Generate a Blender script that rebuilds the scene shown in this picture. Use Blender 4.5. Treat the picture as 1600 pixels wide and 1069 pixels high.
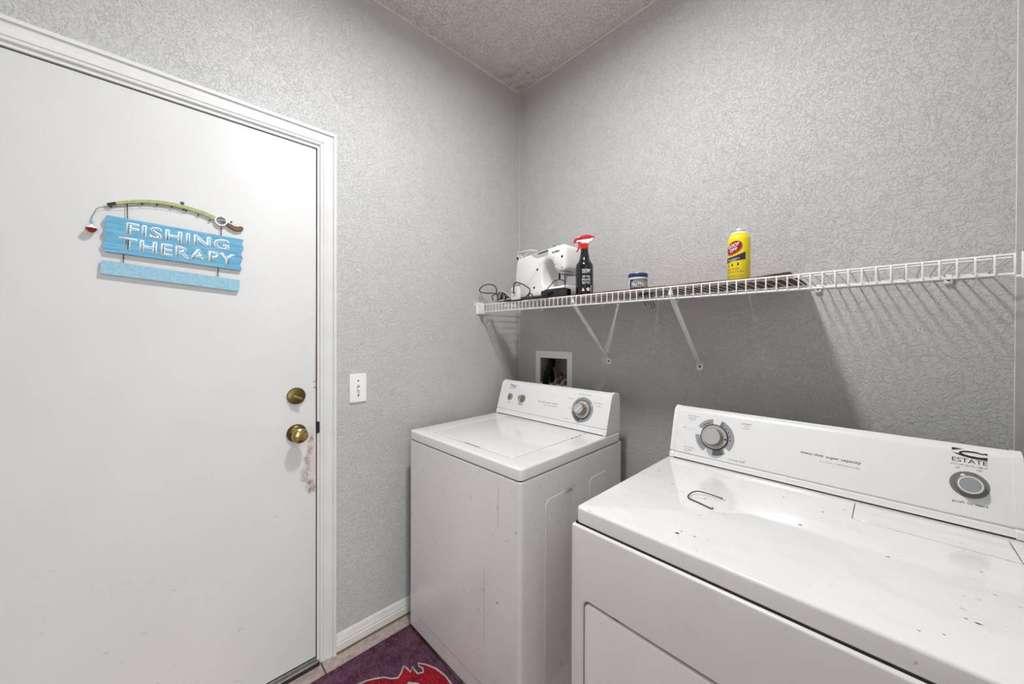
import bpy, bmesh, math, random
from mathutils import Vector, Matrix
random.seed(4)
PI = math.pi
scn = bpy.context.scene
for o in list(bpy.data.objects): bpy.data.objects.remove(o)
COL = scn.collection

# ------------------------------------------------------------------ camera, world, lights, exposure
XL, YB, ZC, XR, YF = -1.5635, 1.5346, 2.7612, 0.2085, -1.10
HOLE_Y0, HOLE_Y1, HOLE_Z = -0.425, 0.440, 2.058        # opening of the left wall behind the door frame
f, yaw, pit, rol, cy = 563.36, -.8144, -.0045, .0033, -7.71
F = Vector((math.sin(yaw)*math.cos(pit), math.cos(yaw)*math.cos(pit), math.sin(pit)))
R0 = F.cross(Vector((0, 0, 1))).normalized(); U0 = R0.cross(F)
R = R0*math.cos(rol)+U0*math.sin(rol); U = -R0*math.sin(rol)+U0*math.cos(rol)
cd = bpy.data.cameras.new('camera'); cam = bpy.data.objects.new('camera', cd); COL.objects.link(cam)
cam.matrix_world = Matrix(((R.x, U.x, -F.x, 0), (R.y, U.y, -F.y, 0), (R.z, U.z, -F.z, 1.30), (0, 0, 0, 1)))
cd.sensor_width = 36; cd.lens = 36*f/1600; cd.clip_start = .02
cd.shift_y = cy/1600
scn.camera = cam
w = bpy.data.worlds.new('world'); scn.world = w; w.use_nodes = True
w.node_tree.nodes['Background'].inputs[0].default_value = (.80, .84, .90, 1)
w.node_tree.nodes['Background'].inputs[1].default_value = .6
scn.view_settings.view_transform = 'Standard'; scn.view_settings.look = 'None'
scn.view_settings.exposure = 0.45; scn.view_settings.gamma = 1
scn.view_settings.use_curve_mapping = False
LIGHT_AT = (-.575, .52)
def point(name, loc, power, rad, col):
    l = bpy.data.lights.new(name, 'POINT'); l.energy = power; l.shadow_soft_size = rad; l.color = col
    o = bpy.data.objects.new(name, l); COL.objects.link(o); o.location = loc; return o
lens = bpy.data.lights.new('ceiling_lamp_light', 'AREA'); lens.shape = 'DISK'; lens.size = .145; lens.energy = 18.5; lens.color = (.97, .985, 1)
lo_ = bpy.data.objects.new('ceiling_lamp_light', lens); COL.objects.link(lo_); lo_.location = (LIGHT_AT[0], LIGHT_AT[1], ZC-.075)
point('ceiling_lamp_glow', (LIGHT_AT[0], LIGHT_AT[1], ZC-.13), 2.6, .07, (1, .99, .97))
side_fill = bpy.data.lights.new('hall_side_fill', 'AREA'); side_fill.shape = 'RECTANGLE'; side_fill.size = 1.5; side_fill.size_y = 1.7; side_fill.energy = 42; side_fill.color = (.90, .95, 1)  # added fill light in the unseen hall, no actual window there
wo = bpy.data.objects.new('hall_side_fill', side_fill); COL.objects.link(wo); wo.location = (2.93, -.45, 1.30); wo.rotation_euler = (PI/2, 0, PI/2)
hall = bpy.data.lights.new('hall_overhead_fill', 'AREA'); hall.shape = 'RECTANGLE'; hall.size = 1.1; hall.size_y = 1.0  # second added fill, overhead in the unseen hall, no known lamp
hall.energy = 26; hall.color = (.93, .97, 1)
ho = bpy.data.objects.new('hall_overhead_fill', hall); COL.objects.link(ho); ho.location = (1.5, -.4, ZC-.03)

# ------------------------------------------------------------------ materials
def lin(h):
    h = h.lstrip('#'); c = [int(h[i:i+2], 16)/255 for i in (0, 2, 4)]
    return tuple(x/12.92 if x <= .04045 else ((x+.055)/1.055)**2.4 for x in c)+(1,)
class N:
    def __init__(s, m): s.t = m.node_tree; s.n = s.t.nodes; s.l = s.t.links; s.b = s.n['Principled BSDF']
    def new(s, k, **kw):
        x = s.n.new(k)
        for a, v in kw.items(): setattr(x, a, v)
        return x
    def link(s, a, b): s.l.new(a, b)
    def co(s): return s.new('ShaderNodeTexCoord').outputs['Object']
    def mapping(s, v, scale=(1, 1, 1), rot=(0, 0, 0), loc=(0, 0, 0)):
        m = s.new('ShaderNodeMapping'); s.link(v, m.inputs[0]); m.inputs['Scale'].default_value = scale
        m.inputs['Rotation'].default_value = rot; m.inputs['Location'].default_value = loc; return m.outputs[0]
    def noise(s, v, scale, detail=3, rough=.5, dist=0):
        n = s.new('ShaderNodeTexNoise'); s.link(v, n.inputs['Vector']); n.inputs['Scale'].default_value = scale
        n.inputs['Detail'].default_value = detail; n.inputs['Roughness'].default_value = rough
        n.inputs['Distortion'].default_value = dist; return n.outputs[0]
    def ramp(s, v, a, b, c0=(0, 0, 0, 1), c1=(1, 1, 1, 1), smooth=False):
        r = s.new('ShaderNodeValToRGB'); s.link(v, r.inputs[0]); e = r.color_ramp.elements
        e[0].position = a; e[1].position = b; e[0].color = c0; e[1].color = c1
        if smooth: r.color_ramp.interpolation = 'EASE'
        return r.outputs[0]
    def math(s, op, a, b=0.0, c=None):
        m = s.new('ShaderNodeMath', operation=op)
        for i, x in enumerate((a, b, c)):
            if x is None: continue
            if isinstance(x, (int, float)): m.inputs[i].default_value = x
            else: s.link(x, m.inputs[i])
        return m.outputs[0]
    def mix(s, fac, a, b):
        m = s.new('ShaderNodeMix', data_type='RGBA')
        for sock, x in ((m.inputs[0], fac), (m.inputs[6], a), (m.inputs[7], b)):
            if isinstance(x, (int, float)): sock.default_value = x
            elif isinstance(x, tuple): sock.default_value = x
            else: s.link(x, sock)
        return m.outputs[2]
    def bump(s, h, strength, dist, prev=None):
        b = s.new('ShaderNodeBump'); s.link(h, b.inputs['Height']); b.inputs['Strength'].default_value = strength
        b.inputs['Distance'].default_value = dist
        if prev is not None: s.link(prev, b.inputs['Normal'])
        return b.outputs[0]
    def dist(s, v, p, scale=(1, 1, 1)):
        d = s.new('ShaderNodeVectorMath', operation='SUBTRACT'); s.link(v, d.inputs[0]); d.inputs[1].default_value = p
        e = s.new('ShaderNodeVectorMath', operation='MULTIPLY'); s.link(d.outputs[0], e.inputs[0]); e.inputs[1].default_value = scale
        l = s.new('ShaderNodeVectorMath', operation='LENGTH'); s.link(e.outputs[0], l.inputs[0]); return l.outputs['Value']
def mat(name, col, rough=.5, metal=0, spec=.5, coat=0, vary=0, vscale=30, bump=0, bscale=200):
    m = bpy.data.materials.new(name); m.use_nodes = True; n = N(m); b = n.b
    c = lin(col) if isinstance(col, str) else col
    b.inputs['Base Color'].default_value = c; b.inputs['Roughness'].default_value = rough
    b.inputs['Metallic'].default_value = metal; b.inputs['Specular IOR Level'].default_value = spec
    b.inputs['Coat Weight'].default_value = coat
    m.diffuse_color = c
    co = n.co()
    if not vary: vary = .03
    nz = n.noise(co, vscale, 3)
    dark = tuple(x*(1-vary) for x in c[:3])+(1,); lite = tuple(min(1, x*(1+vary)) for x in c[:3])+(1,)
    n.link(n.mix(n.ramp(nz, .3, .7), dark, lite), b.inputs['Base Color'])
    if bump: n.link(n.bump(n.noise(co, bscale, 3), bump, .001), b.inputs['Normal'])
    return m

def wall_material(name, col, strength=.8, stain=None, scale=1.0, rough=.46):
    m = mat(name, col, rough, spec=.45, vary=.02, vscale=3); n = N(m); co = n.co()
    warp = n.new('ShaderNodeVectorMath', operation='MULTIPLY_ADD')
    w1 = n.new('ShaderNodeTexNoise'); n.link(co, w1.inputs['Vector']); w1.inputs['Scale'].default_value = 30*scale
    n.link(w1.outputs['Color'], warp.inputs[0]); warp.inputs[1].default_value = (.03,)*3; n.link(co, warp.inputs[2])
    a = n.noise(warp.outputs[0], 100*scale, 4, .62)
    plate = n.ramp(a, .46, .56, smooth=True)
    b2 = n.noise(co, 260*scale, 3, .65)
    patch = n.ramp(n.noise(co, 17*scale, 3, .6), .36, .60, (.72, .72, .72, 1), (1, 1, 1, 1), smooth=True)
    h = n.math('MULTIPLY_ADD', b2, 1.0, n.math('MULTIPLY', plate, patch))
    n.link(n.bump(h, min(1, strength), .0016*max(1, strength)), n.b.inputs['Normal'])
    base = n.b.inputs['Base Color'].links[0].from_socket
    specks = n.ramp(n.noise(co, 45, 1), .80, .82)
    base = n.mix(n.math('MULTIPLY', specks, .30), base, lin('#6c6660'))
    if stain:
        d = n.dist(co, stain, (1, 1, 1)); near = n.ramp(d, .03, .30, (1, 1, 1, 1), (0, 0, 0, 1))
        blot = n.ramp(n.noise(co, 22, 5, .7), .50, .66)
        base = n.mix(n.math('MULTIPLY', n.math('MULTIPLY', near, blot), .45), base, lin('#6a5f57'))
    n.link(base, n.b.inputs['Base Color'])
    return m
M = {}
M['wall'] = wall_material('grey_textured_paint', '#c6c5c4', .8)
M['ceiling'] = wall_material('ceiling_paint', '#f2ebe6', 2.2, stain=(XL+.02, YB-.03, ZC), scale=.8, rough=.7)
M['hall'] = mat('hall_paint', '#e2e0dc', .6)
M['trim'] = mat('trim_white_paint', '#dddcda', .38, vary=.03, vscale=14, bump=.15, bscale=60)
M['caulk'] = mat('white_caulk', '#e2e1de', .5)
M['baseboard'] = mat('baseboard_white_paint', '#dad7d2', .4, vary=.06, vscale=25)
M['enamel'] = mat('white_enamel', '#ecebe9', .16, spec=.55, coat=.3, vary=.012, vscale=8)
M['enamel_dark'] = mat('seam_dark', '#1b1a19', .7)
M['plastic_white'] = mat('white_plastic', '#efeeec', .2, vary=.01)
M['grey_print'] = mat('grey_print', '#8b8b8d', .5)
M['dark_print'] = mat('dark_print', '#2c2a2b', .5)
M['ring_grey'] = mat('dial_grey', '#9fa0a3', .4)
M['ring_dark'] = mat('dial_mid_grey', '#7f7f84', .4)
M['knob_side'] = mat('knob_taupe', '#8a7b62', .3, metal=.35)
M['knob_top'] = mat('knob_cap_grey', '#c4c3c3', .3, metal=.3)
M['black'] = mat('black_rubber', '#141416', .35, vary=.2)
M['black_gloss'] = mat('black_plastic', '#111114', .18, coat=.3)
M['brass'] = mat('aged_brass', '#b59f66', .24, metal=1, vary=.15, vscale=60)
M['brass_dark'] = mat('dark_brass', '#6c5c36', .36, metal=1, vary=.2, vscale=60)
M['steel'] = mat('dull_steel', '#a6a4a2', .35, metal=.9, vary=.1)
M['steel_dark'] = mat('dark_wire', '#4b4743', .4, metal=.8)
M['alu'] = mat('threshold_aluminium', '#b5b2ae', .3, metal=.85, vary=.15, vscale=60)
M['wire_white'] = mat('white_vinyl_wire', '#f0efed', .35)
M['grout'] = mat('brown_grout', '#6b5a45', .9, vary=.35, vscale=120)
M['red'] = mat('red_plastic', '#cf1a1c', .25, coat=.3)
M['red_dark'] = mat('dark_red_enamel', '#8e1216', .2, coat=.4)
M['yellow'] = mat('yellow_can', '#f2dd0c', .28, coat=.3)
M['navy'] = mat('navy_plastic', '#1d2f5c', .35)
M['navy_label'] = mat('navy_label', '#262b42', .4)
M['white'] = mat('white_ink', '#f3f3f1', .4)
M['orange'] = mat('orange_ink', '#d8641a', .4)
M['chain'] = mat('chain_metal', '#57504b', .4, metal=.8)
M['handle_wood'] = mat('brown_handle', '#6f4c33', .45, vary=.2)
M['rod'] = mat('olive_green_paint', '#a9ad72', .4, vary=.15, vscale=90)
M['reel'] = mat('reel_grey', '#6e7072', .3, metal=.5, vary=.4, vscale=160)
M['bag'] = mat('grey_cable', '#a9a8a6', .4)
M['box_in'] = mat('outlet_box_plastic', '#a49c93', .5, vary=.12)
M['copper'] = mat('copper_brass_valve', '#b58a68', .35, metal=.9)
M['valve_red'] = mat('valve_red', '#5f1517', .4)
M['valve_blue'] = mat('valve_blue', '#1e2a52', .4)
M['braid'] = mat('grey_hose', '#8d8c8a', .4)
M['hose'] = mat('drain_hose_black', '#0b0b0c', .6, spec=.2)
M['recess'] = mat('recess_shadow_grey', '#bfbdb2', .45)
M['screw'] = mat('dark_screw', '#3a3733', .4, metal=.7)

# enamel with scuffs (dirt is part of the machines themselves)
def scuffed(name, col, amount, rough=.17, specks=.70, extra=None, sc=1.0):
    m = mat(name, col, rough, spec=.55, coat=.3, vary=.012, vscale=6); n = N(m); co = n.co()
    base = n.b.inputs['Base Color'].links[0].from_socket
    sp = n.ramp(n.noise(n.mapping(co, (1, 1.6, 1)), 42*sc, 3, .7), specks, specks+.025)
    zone = n.ramp(n.noise(co, 5, 2), .42, .62)
    base = n.mix(n.math('MULTIPLY', n.math('MULTIPLY', sp, zone), amount), base, lin('#6d6862'))
    haze = n.ramp(n.noise(n.mapping(co, (1, 2, 1)), 9, 4, .6), .5, .8)
    base = n.mix(n.math('MULTIPLY', haze, amount*.22), base, lin('#b9b3a6'))
    if extra: base = extra(n, co, base)
    n.link(base, n.b.inputs['Base Color']); return m
def rust(p, s, r0, r1, col, amt, nsc=60):
    def fn(n, co, base):
        d = n.dist(co, p, s); near = n.ramp(d, r0, r1, (1, 1, 1, 1), (0, 0, 0, 1))
        bl = n.ramp(n.noise(co, nsc, 4, .7), .42, .56)
        return n.mix(n.math('MULTIPLY', n.math('MULTIPLY', near, bl), amt), base, lin(col))
    return fn
M['washer_body'] = scuffed('washer_cabinet_enamel', '#e0dfde', .8, .24, .655, rust((0, .262, .742), (1, 1, 3), .005, .05, '#a58158', .9))
M['washer_top'] = scuffed('washer_top_enamel', '#eceae9', .35, .22, .72)
M['dryer_top'] = scuffed('dryer_top_enamel', '#eeedeb', .85, .10, .655)
M['dryer_body'] = scuffed('dryer_cabinet_enamel', '#e6e4e3', .5, .26, .71)

def door_mat():
    m = mat('white_door_paint', '#d6d5d4', .55, spec=.5, vary=.02, vscale=5); n = N(m); co = n.co()
    base = n.b.inputs['Base Color'].links[0].from_socket
    n.link(n.bump(n.noise(n.mapping(co, (8, 8, 1.2)), 9, 4, .6), 0.16, .002), n.b.inputs['Normal'])
    nz = n.noise(co, 75, 5, .75); wob = n.noise(co, 28, 2)
    # worn paint curving down the latch edge
    fac = None
    for (y, z, sy, sz) in ((.396, .90, .9, .35), (.389, .85, .9, .40), (.381, .80, .8, .36), (.377, .755, .62, .36), (.386, .72, .62, .5), (.398, .695, .7, .55)):
        d = n.dist(co, (XL-.002, y, z), (0, 75*sy, 75*sz)); d = n.math('MULTIPLY_ADD', n.math('SUBTRACT', wob, .5), 1.6, d)
        k = n.ramp(d, .25, 1.0, (1, 1, 1, 1), (0, 0, 0, 1)); fac = k if fac is None else n.math('MAXIMUM', fac, k)
    worn = n.math('MULTIPLY', fac, n.ramp(nz, .40, .55))
    d2 = n.dist(co, (XL, .405, .80), (0, 30, 6)); pink = n.ramp(d2, .3, 1.0, (1, 1, 1, 1), (0, 0, 0, 1))
    base = n.mix(n.math('MULTIPLY', pink, .45), base, lin('#cdb4a8'))
    d3 = n.dist(co, (XL, .417, 1.15), (0, 90, 3.4)); tan = n.ramp(d3, .2, 1.0, (1, 1, 1, 1), (0, 0, 0, 1))
    base = n.mix(n.math('MULTIPLY', tan, .7), base, lin('#c0987a'))
    base = n.mix(n.math('MULTIPLY', worn, .9), base, lin('#8a7265'))
    # scuffs low on the door
    sep = n.new('ShaderNodeSeparateXYZ'); n.link(co, sep.inputs[0])
    low = n.ramp(sep.outputs[2], .1, 1.0, (1, 1, 1, 1), (.12, .12, .12, 1))
    sc = n.ramp(n.noise(n.mapping(co, (1, 1, 2.2), (.5, 0, 0)), 26, 4, .72), .66, .70)
    base = n.mix(n.math('MULTIPLY', n.math('MULTIPLY', sc, low), .45), base, lin('#8f8983'))
    n.link(base, n.b.inputs['Base Color']); return m
M['door'] = door_mat()
def tile_mat():
    m = mat('beige_ceramic', '#b3a29c', .35, vary=.06); n = N(m); co = n.co()
    a = n.ramp(n.noise(co, 38, 6, .7), .35, .65, lin('#96847e'), lin('#c3b3ab'))
    b = n.ramp(n.noise(co, 160, 4, .7), .55, .7); n.link(n.mix(n.math('MULTIPLY', b, .5), a, lin('#7d6f69')), n.b.inputs['Base Color'])
    n.link(n.bump(n.noise(co, 90, 4), .3, .001), n.b.inputs['Normal']); return m
M['tile'] = tile_mat()
def rug_mat(name, c0, c1, c2):
    m = mat(name, c0, .95, spec=.1); n = N(m); co = n.co()
    a = n.ramp(n.noise(co, 14, 7, .8), .38, .64, lin(c0), lin(c1))
    b = n.ramp(n.noise(co, 150, 4, .8), .5, .72); n.link(n.mix(n.math('MULTIPLY', b, .55), a, lin(c2)), n.b.inputs['Base Color'])
    n.link(n.bump(n.noise(co, 420, 3, .8), .9, .002), n.b.inputs['Normal']); return m
M['rug'] = rug_mat('plum_rug_pile', '#3a192b', '#6b4658', '#958089')
M['rug_red'] = rug_mat('red_rug_pile', '#6d1020', '#a11a2a', '#c8545a')
M['rug_silver'] = rug_mat('silver_rug_pile', '#9b9a96', '#bdbcb8', '#d8d7d4')
def liner_mat():
    m = mat('brown_shelf_board', '#5e4232', .6); n = N(m); co = n.co()
    a = n.ramp(n.noise(n.mapping(co, (1, 9, 1)), 12, 5, .7), .3, .7, lin('#462716'), lin('#8a5836'))
    n.link(a, n.b.inputs['Base Color']); return m
M['liner'] = liner_mat()
def sign_mat():
    m = mat('blue_weathered_paint', '#4f9cc0', .5); n = N(m); co = n.co()
    a = n.ramp(n.noise(n.mapping(co, (1, 1, 9)), 16, 5, .7), .3, .72, lin('#3f8cb2'), lin('#78b8d4'))
    sp = n.ramp(n.noise(n.mapping(co, (1, 1, 5)), 110, 4, .8), .64, .70)
    n.link(n.mix(n.math('MULTIPLY', sp, .6), a, lin('#c4dde6')), n.b.inputs['Base Color']); return m
M['sign'] = sign_mat()
M['sign2'] = mat('pale_blue_paint', '#8fb9cc', .5, vary=.12, vscale=140)
M['sign_edge'] = mat('sign_edge', '#4d5a63', .6)

# ------------------------------------------------------------------ mesh helpers
def link(name, me, m, parent=None, smooth=True, angle=35, bev=0, seg=2):
    o = bpy.data.objects.new(name, me); COL.objects.link(o)
    if m is not None: me.materials.append(m)
    if parent is not None: o.parent = parent
    if smooth:
        me.polygons.foreach_set('use_smooth', [True]*len(me.polygons)); me.set_sharp_from_angle(angle=math.radians(angle))
    if bev:
        b = o.modifiers.new('bevel', 'BEVEL'); b.width = bev; b.segments = seg; b.limit_method = 'ANGLE'; b.angle_limit = math.radians(40)
    return o
def bmo(name, bm, m, parent=None, **kw):
    bmesh.ops.recalc_face_normals(bm, faces=bm.faces); me = bpy.data.meshes.new(name); bm.to_mesh(me); bm.free()
    return link(name, me, m, parent, **kw)
def tag(o, label=None, cat=None, group=None, kind=None):
    for k, v in (('label', label), ('category', cat), ('group', group), ('kind', kind)):
        if v: o[k] = v
    return o
def empty(name, loc=(0, 0, 0), rz=0, label=None, cat=None, group=None):
    o = bpy.data.objects.new(name, None); COL.objects.link(o); o.location = loc; o.rotation_euler = (0, 0, rz)
    o.empty_display_size = .05; return tag(o, label, cat, group)
def box(bm, x0, x1, y0, y1, z0, z1):
    v = [bm.verts.new(p) for p in ((x0, y0, z0), (x1, y0, z0), (x1, y1, z0), (x0, y1, z0), (x0, y0, z1), (x1, y0, z1), (x1, y1, z1), (x0, y1, z1))]
    for q in ((0, 3, 2, 1), (4, 5, 6, 7), (0, 1, 5, 4), (1, 2, 6, 5), (2, 3, 7, 6), (3, 0, 4, 7)): bm.faces.new([v[i] for i in q])
def boxes(name, L, m, parent=None, **kw):
    bm = bmesh.new()
    for b in L: box(bm, *b)
    return bmo(name, bm, m, parent, **kw)
AX = {'z': lambda a, b, c: (a, b, c), 'y': lambda a, b, c: (a, c, b), 'x': lambda a, b, c: (c, a, b)}
def prism(bm, pts, c0, c1, ax='z', mp=None):
    mp = mp or AX[ax]
    lo = [bm.verts.new(mp(a, b, c0)) for a, b in pts]; hi = [bm.verts.new(mp(a, b, c1)) for a, b in pts]
    n = len(pts); bm.faces.new(lo[::-1]); bm.faces.new(hi)
    for i in range(n): bm.faces.new((lo[i], lo[(i+1) % n], hi[(i+1) % n], hi[i]))
def rr(a0, a1, b0, b1, r, inset=0, seg=5):
    a0 += inset; a1 -= inset; b0 += inset; b1 -= inset; r = max(r-inset, .0004); P = []
    for cx, cy_, s in ((a1-r, b1-r, 0), (a0+r, b1-r, 1), (a0+r, b0+r, 2), (a1-r, b0+r, 3)):
        for i in range(seg+1):
            t = (s+i/seg)*PI/2; P.append((cx+r*math.cos(t), cy_+r*math.sin(t)))
    return P
def slab(name, rect, rad, c0, c1, er, m, parent=None, hole=None, hrad=.01, mp=None, ax='z', her=0, seg=5, both=False, **kw):
    """rounded rectangle of thickness c0..c1 with a rounded edge at c1, optionally with a rounded hole"""
    mp = mp or AX[ax]; bm = bmesh.new(); s = 1 if c1 > c0 else -1
    def ring(pts, c): return [bm.verts.new(mp(a, b, c)) for a, b in pts]
    def bridge(A, B):
        n = len(A)
        for i in range(n): bm.faces.new((A[i], A[(i+1) % n], B[(i+1) % n], B[i]))
    loops = []
    if both and er:
        for k in range(3):
            t = k/3*PI/2; loops.append(ring(rr(*rect, rad, er*(1-math.sin(t)), seg), c0+s*er*(1-math.cos(t))))
        loops.append(ring(rr(*rect, rad, 0, seg), c0+s*er))
    else: loops.append(ring(rr(*rect, rad, 0, seg), c0))
    if er:
        for k in range(0, 5):
            t = k/4*PI/2; loops.append(ring(rr(*rect, rad, er*(1-math.cos(t)), seg), c1-s*er+s*er*math.sin(t)))
    else: loops.append(ring(rr(*rect, rad, 0, seg), c1))
    for A, B in zip(loops, loops[1:]): bridge(A, B)
    if hole is None: bm.faces.new(loops[0]); bm.faces.new(loops[-1])
    else:
        top = ring(rr(*hole, hrad, -her if her else 0, seg), c1); bridge(loops[-1], top)
        if her: t2 = ring(rr(*hole, hrad, 0, seg), c1-s*her); bridge(top, t2); top = t2
        bot = ring(rr(*hole, hrad, 0, seg), c0); bridge(top, bot); bridge(bot, loops[0])
    return bmo(name, bm, m, parent, **kw)
def lathe(bm, prof, c=(0, 0, 0), seg=28, mp=lambda x, y, z: (x, y, z)):
    rings = []
    for r, z in prof:
        if r < 1e-6: rings.append([bm.verts.new(mp(c[0], c[1], c[2]+z))])
        else: rings.append([bm.verts.new(mp(c[0]+r*math.cos(2*PI*i/seg), c[1]+r*math.sin(2*PI*i/seg), c[2]+z)) for i in range(seg)])
    for A, B in zip(rings, rings[1:]):
        for i in range(seg):
            j = (i+1) % seg
            if len(A) == 1 and len(B) == 1: continue
            if len(A) == 1: bm.faces.new((A[0], B[i], B[j]))
            elif len(B) == 1: bm.faces.new((A[i], A[j], B[0]))
            else: bm.faces.new((A[i], A[j], B[j], B[i]))
    if len(rings[0]) > 1: bm.faces.new(rings[0])
    if len(rings[-1]) > 1: bm.faces.new(rings[-1])
def lathe_o(name, prof, m, parent=None, c=(0, 0, 0), seg=28, mp=lambda x, y, z: (x, y, z), **kw):
    bm = bmesh.new(); lathe(bm, prof, c, seg, mp); return bmo(name, bm, m, parent, **kw)
def spline(P, k=6, closed=False):
    P = [Vector(p) for p in P]; n = len(P); out = []
    for i in range(n if closed else n-1):
        a, b, c, d = [P[j % n] if closed else P[min(max(j, 0), n-1)] for j in (i-1, i, i+1, i+2)]
        for s in range(k):
            t = s/k; out.append(.5*((2*b)+(c-a)*t+(2*a-5*b+4*c-d)*t*t+(3*b-a-3*c+d)*t**3))
    if not closed: out.append(P[-1])
    return out
def tube(bm, P, r, seg=8, closed=False):
    P = [Vector(p) for p in P]; n = len(P); rings = []; up = None
    for i, p in enumerate(P):
        q = P[(i+1) % n] if closed else P[min(i+1, n-1)]; o = P[(i-1) % n] if closed else P[max(i-1, 0)]
        t = (q-o).normalized()
        if up is None: up = Vector((0, 0, 1)) if abs(t.z) < .9 else Vector((1, 0, 0))
        a = (up-t*up.dot(t)).normalized(); up = a; b = t.cross(a)
        rad = r[i] if isinstance(r, (list, tuple)) else r
        rings.append([bm.verts.new(p+(a*math.cos(2*PI*k/seg)+b*math.sin(2*PI*k/seg))*rad) for k in range(seg)])
    for i in range(n if closed else n-1):
        A, B = rings[i], rings[(i+1) % n]
        for k in range(seg): bm.faces.new((A[k], A[(k+1) % seg], B[(k+1) % seg], B[k]))
    if not closed: bm.faces.new(rings[0]); bm.faces.new(rings[-1])
def tube_o(name, P, r, m, parent=None, seg=8, closed=False, k=0, **kw):
    if k: P = spline(P, k, closed)
    bm = bmesh.new(); tube(bm, P, r, seg, closed); return bmo(name, bm, m, parent, angle=60, **kw)
def text_bm(s, w=None, h=None, off=0, ext=.0004, shear=0, space=1.0):
    c = bpy.data.curves.new('t', 'FONT'); c.body = s; c.align_x = 'LEFT'; c.extrude = 0; c.offset = off; c.resolution_u = 3
    c.shear = shear; c.space_character = space
    o = bpy.data.objects.new('t', c); COL.objects.link(o); bpy.context.view_layer.update()
    me = bpy.data.meshes.new_from_object(o.evaluated_get(bpy.context.evaluated_depsgraph_get()))
    bpy.data.objects.remove(o); bpy.data.curves.remove(c)
    bm = bmesh.new(); bm.from_mesh(me); bpy.data.meshes.remove(me)
    xs = [v.co.x for v in bm.verts]; ys = [v.co.y for v in bm.verts]
    x0, x1, y0, y1 = min(xs), max(xs), min(ys), max(ys)
    sx = w/(x1-x0) if w else None; sy = h/(y1-y0) if h else None
    sx = sx or sy; sy = sy or sx
    for v in bm.verts: v.co = Vector(((v.co.x-(x0+x1)/2)*sx, (v.co.y-(y0+y1)/2)*sy, 0))
    r = bmesh.ops.extrude_face_region(bm, geom=list(bm.faces))
    for e in r['geom']:
        if isinstance(e, bmesh.types.BMVert): e.co.z += ext
    return bm
def text(name, s, mp, m, parent, w=None, h=None, off=0, ext=.0004, shear=0, space=1.0):
    bm = text_bm(s, w, h, off, ext, shear, space)
    for v in bm.verts: v.co = Vector(mp(*v.co))
    return bmo(name, bm, m, parent, smooth=False)
def flat(name, polys, mp, m, parent, h=.0004, h0=0.0):
    bm = bmesh.new()
    for P in polys: prism(bm, P, h0, h, mp=mp)
    return bmo(name, bm, m, parent, smooth=False)
def arc(cx, cy_, r0, r1, a0, a1, n=12):
    P = [(cx+r1*math.cos(math.radians(a0+(a1-a0)*i/n)), cy_+r1*math.sin(math.radians(a0+(a1-a0)*i/n))) for i in range(n+1)]
    return P+[(cx+r0*math.cos(math.radians(a1+(a0-a1)*i/n)), cy_+r0*math.sin(math.radians(a1+(a0-a1)*i/n))) for i in range(n+1)]
def S(o): return tag(o, kind='structure')

# ------------------------------------------------------------------ room shell
T = .12
def wall_with_hole(name, ax, pos, out, a0, a1, hole, z1=ZC):
    """wall plane at pos; out = +1/-1 direction of its thickness; hole = (h0,h1,z0,z1)"""
    h0, h1, q0, q1 = hole; L = [(a0, h0, 0, z1), (h1, a1, 0, z1), (h0, h1, q1, z1)]
    if q0 > 0: L.append((h0, h1, 0, q0))
    lo, hi = sorted((pos, pos+out*T)); B = []
    for u0, u1, v0, v1 in L: B.append((lo, hi, u0, u1, v0, v1) if ax == 'x' else (u0, u1, lo, hi, v0, v1))
    return S(boxes(name, B, M['wall'], smooth=False))
wall_with_hole('wall_left', 'x', XL, -1, YF, YB+T, (HOLE_Y0, HOLE_Y1, 0, HOLE_Z))
BX0, BX1, BZ0, BZ1 = -1.386, -1.193, 1.033, 1.176
wall_with_hole('wall_back', 'y', YB, 1, XL, XR+T, (BX0, BX1, BZ0, BZ1))
wall_with_hole('wall_right', 'x', XR, 1, YF, YB, (-.92, .30, 0, 2.08))
S(boxes('wall_front', [(XL-T, XR+T, YF-T, YF, 0, ZC)], M['wall'], smooth=False))
S(boxes('ceiling', [(XL-T, 3.1, -2.3, YB+T, ZC, ZC+.1)], M['ceiling'], smooth=False))
# the hall on the other side of the doorway the photographer stands in
S(boxes('wall_hall', [(2.96, 3.06, -2.2, YB+T, 0, ZC), (XR+T, 2.96, -2.3, -2.2, 0, ZC), (XR+T, 2.96, YB, YB+T, 0, ZC), (XR+T-.1, XR+T, -2.2, YF-T, 0, ZC)], M['hall'], smooth=False))
fl = S(boxes('floor', [(XL-.2, 3.1, -2.3, YB+T, -.08, -.0035)], M['grout'], smooth=False))
S(boxes('trim_11', [(XR-.014, XR, .30, .358, 0, 2.138), (XR-.014, XR, -.978, -.92, 0, 2.138), (XR-.014, XR, -.92, .30, 2.08, 2.138),
                    (XR-.002, XR+T+.002, .285, .30, 0, 2.08), (XR-.002, XR+T+.002, -.92, -.905, 0, 2.08), (XR-.002, XR+T+.002, -.905, .285, 2.065, 2.08)], M['trim'], smooth=False))
# ceramic tiles, each its own piece of the floor
TS, G = .457, .006
tm = slab('tile', (0, TS-G, 0, TS-G), .002, -.0034, 0, .0012, M['tile'], fl, seg=1); first = True
for i in range(6):
    for j in range(-6, 4):
        x0 = XL+i*TS+.0005; y0 = .432+j*TS
        if x0 > XR-.05 or y0 > YB-.02: continue
        sx = min(1, (XR-x0-.001)/(TS-G)); sy = min(1, (YB-y0-.001)/(TS-G))
        o = tm if first else tm.copy()
        if not first: COL.objects.link(o); o.parent = fl
        first = False; o.location = (x0, y0, 0); o.scale = (sx, sy, 1)
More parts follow.
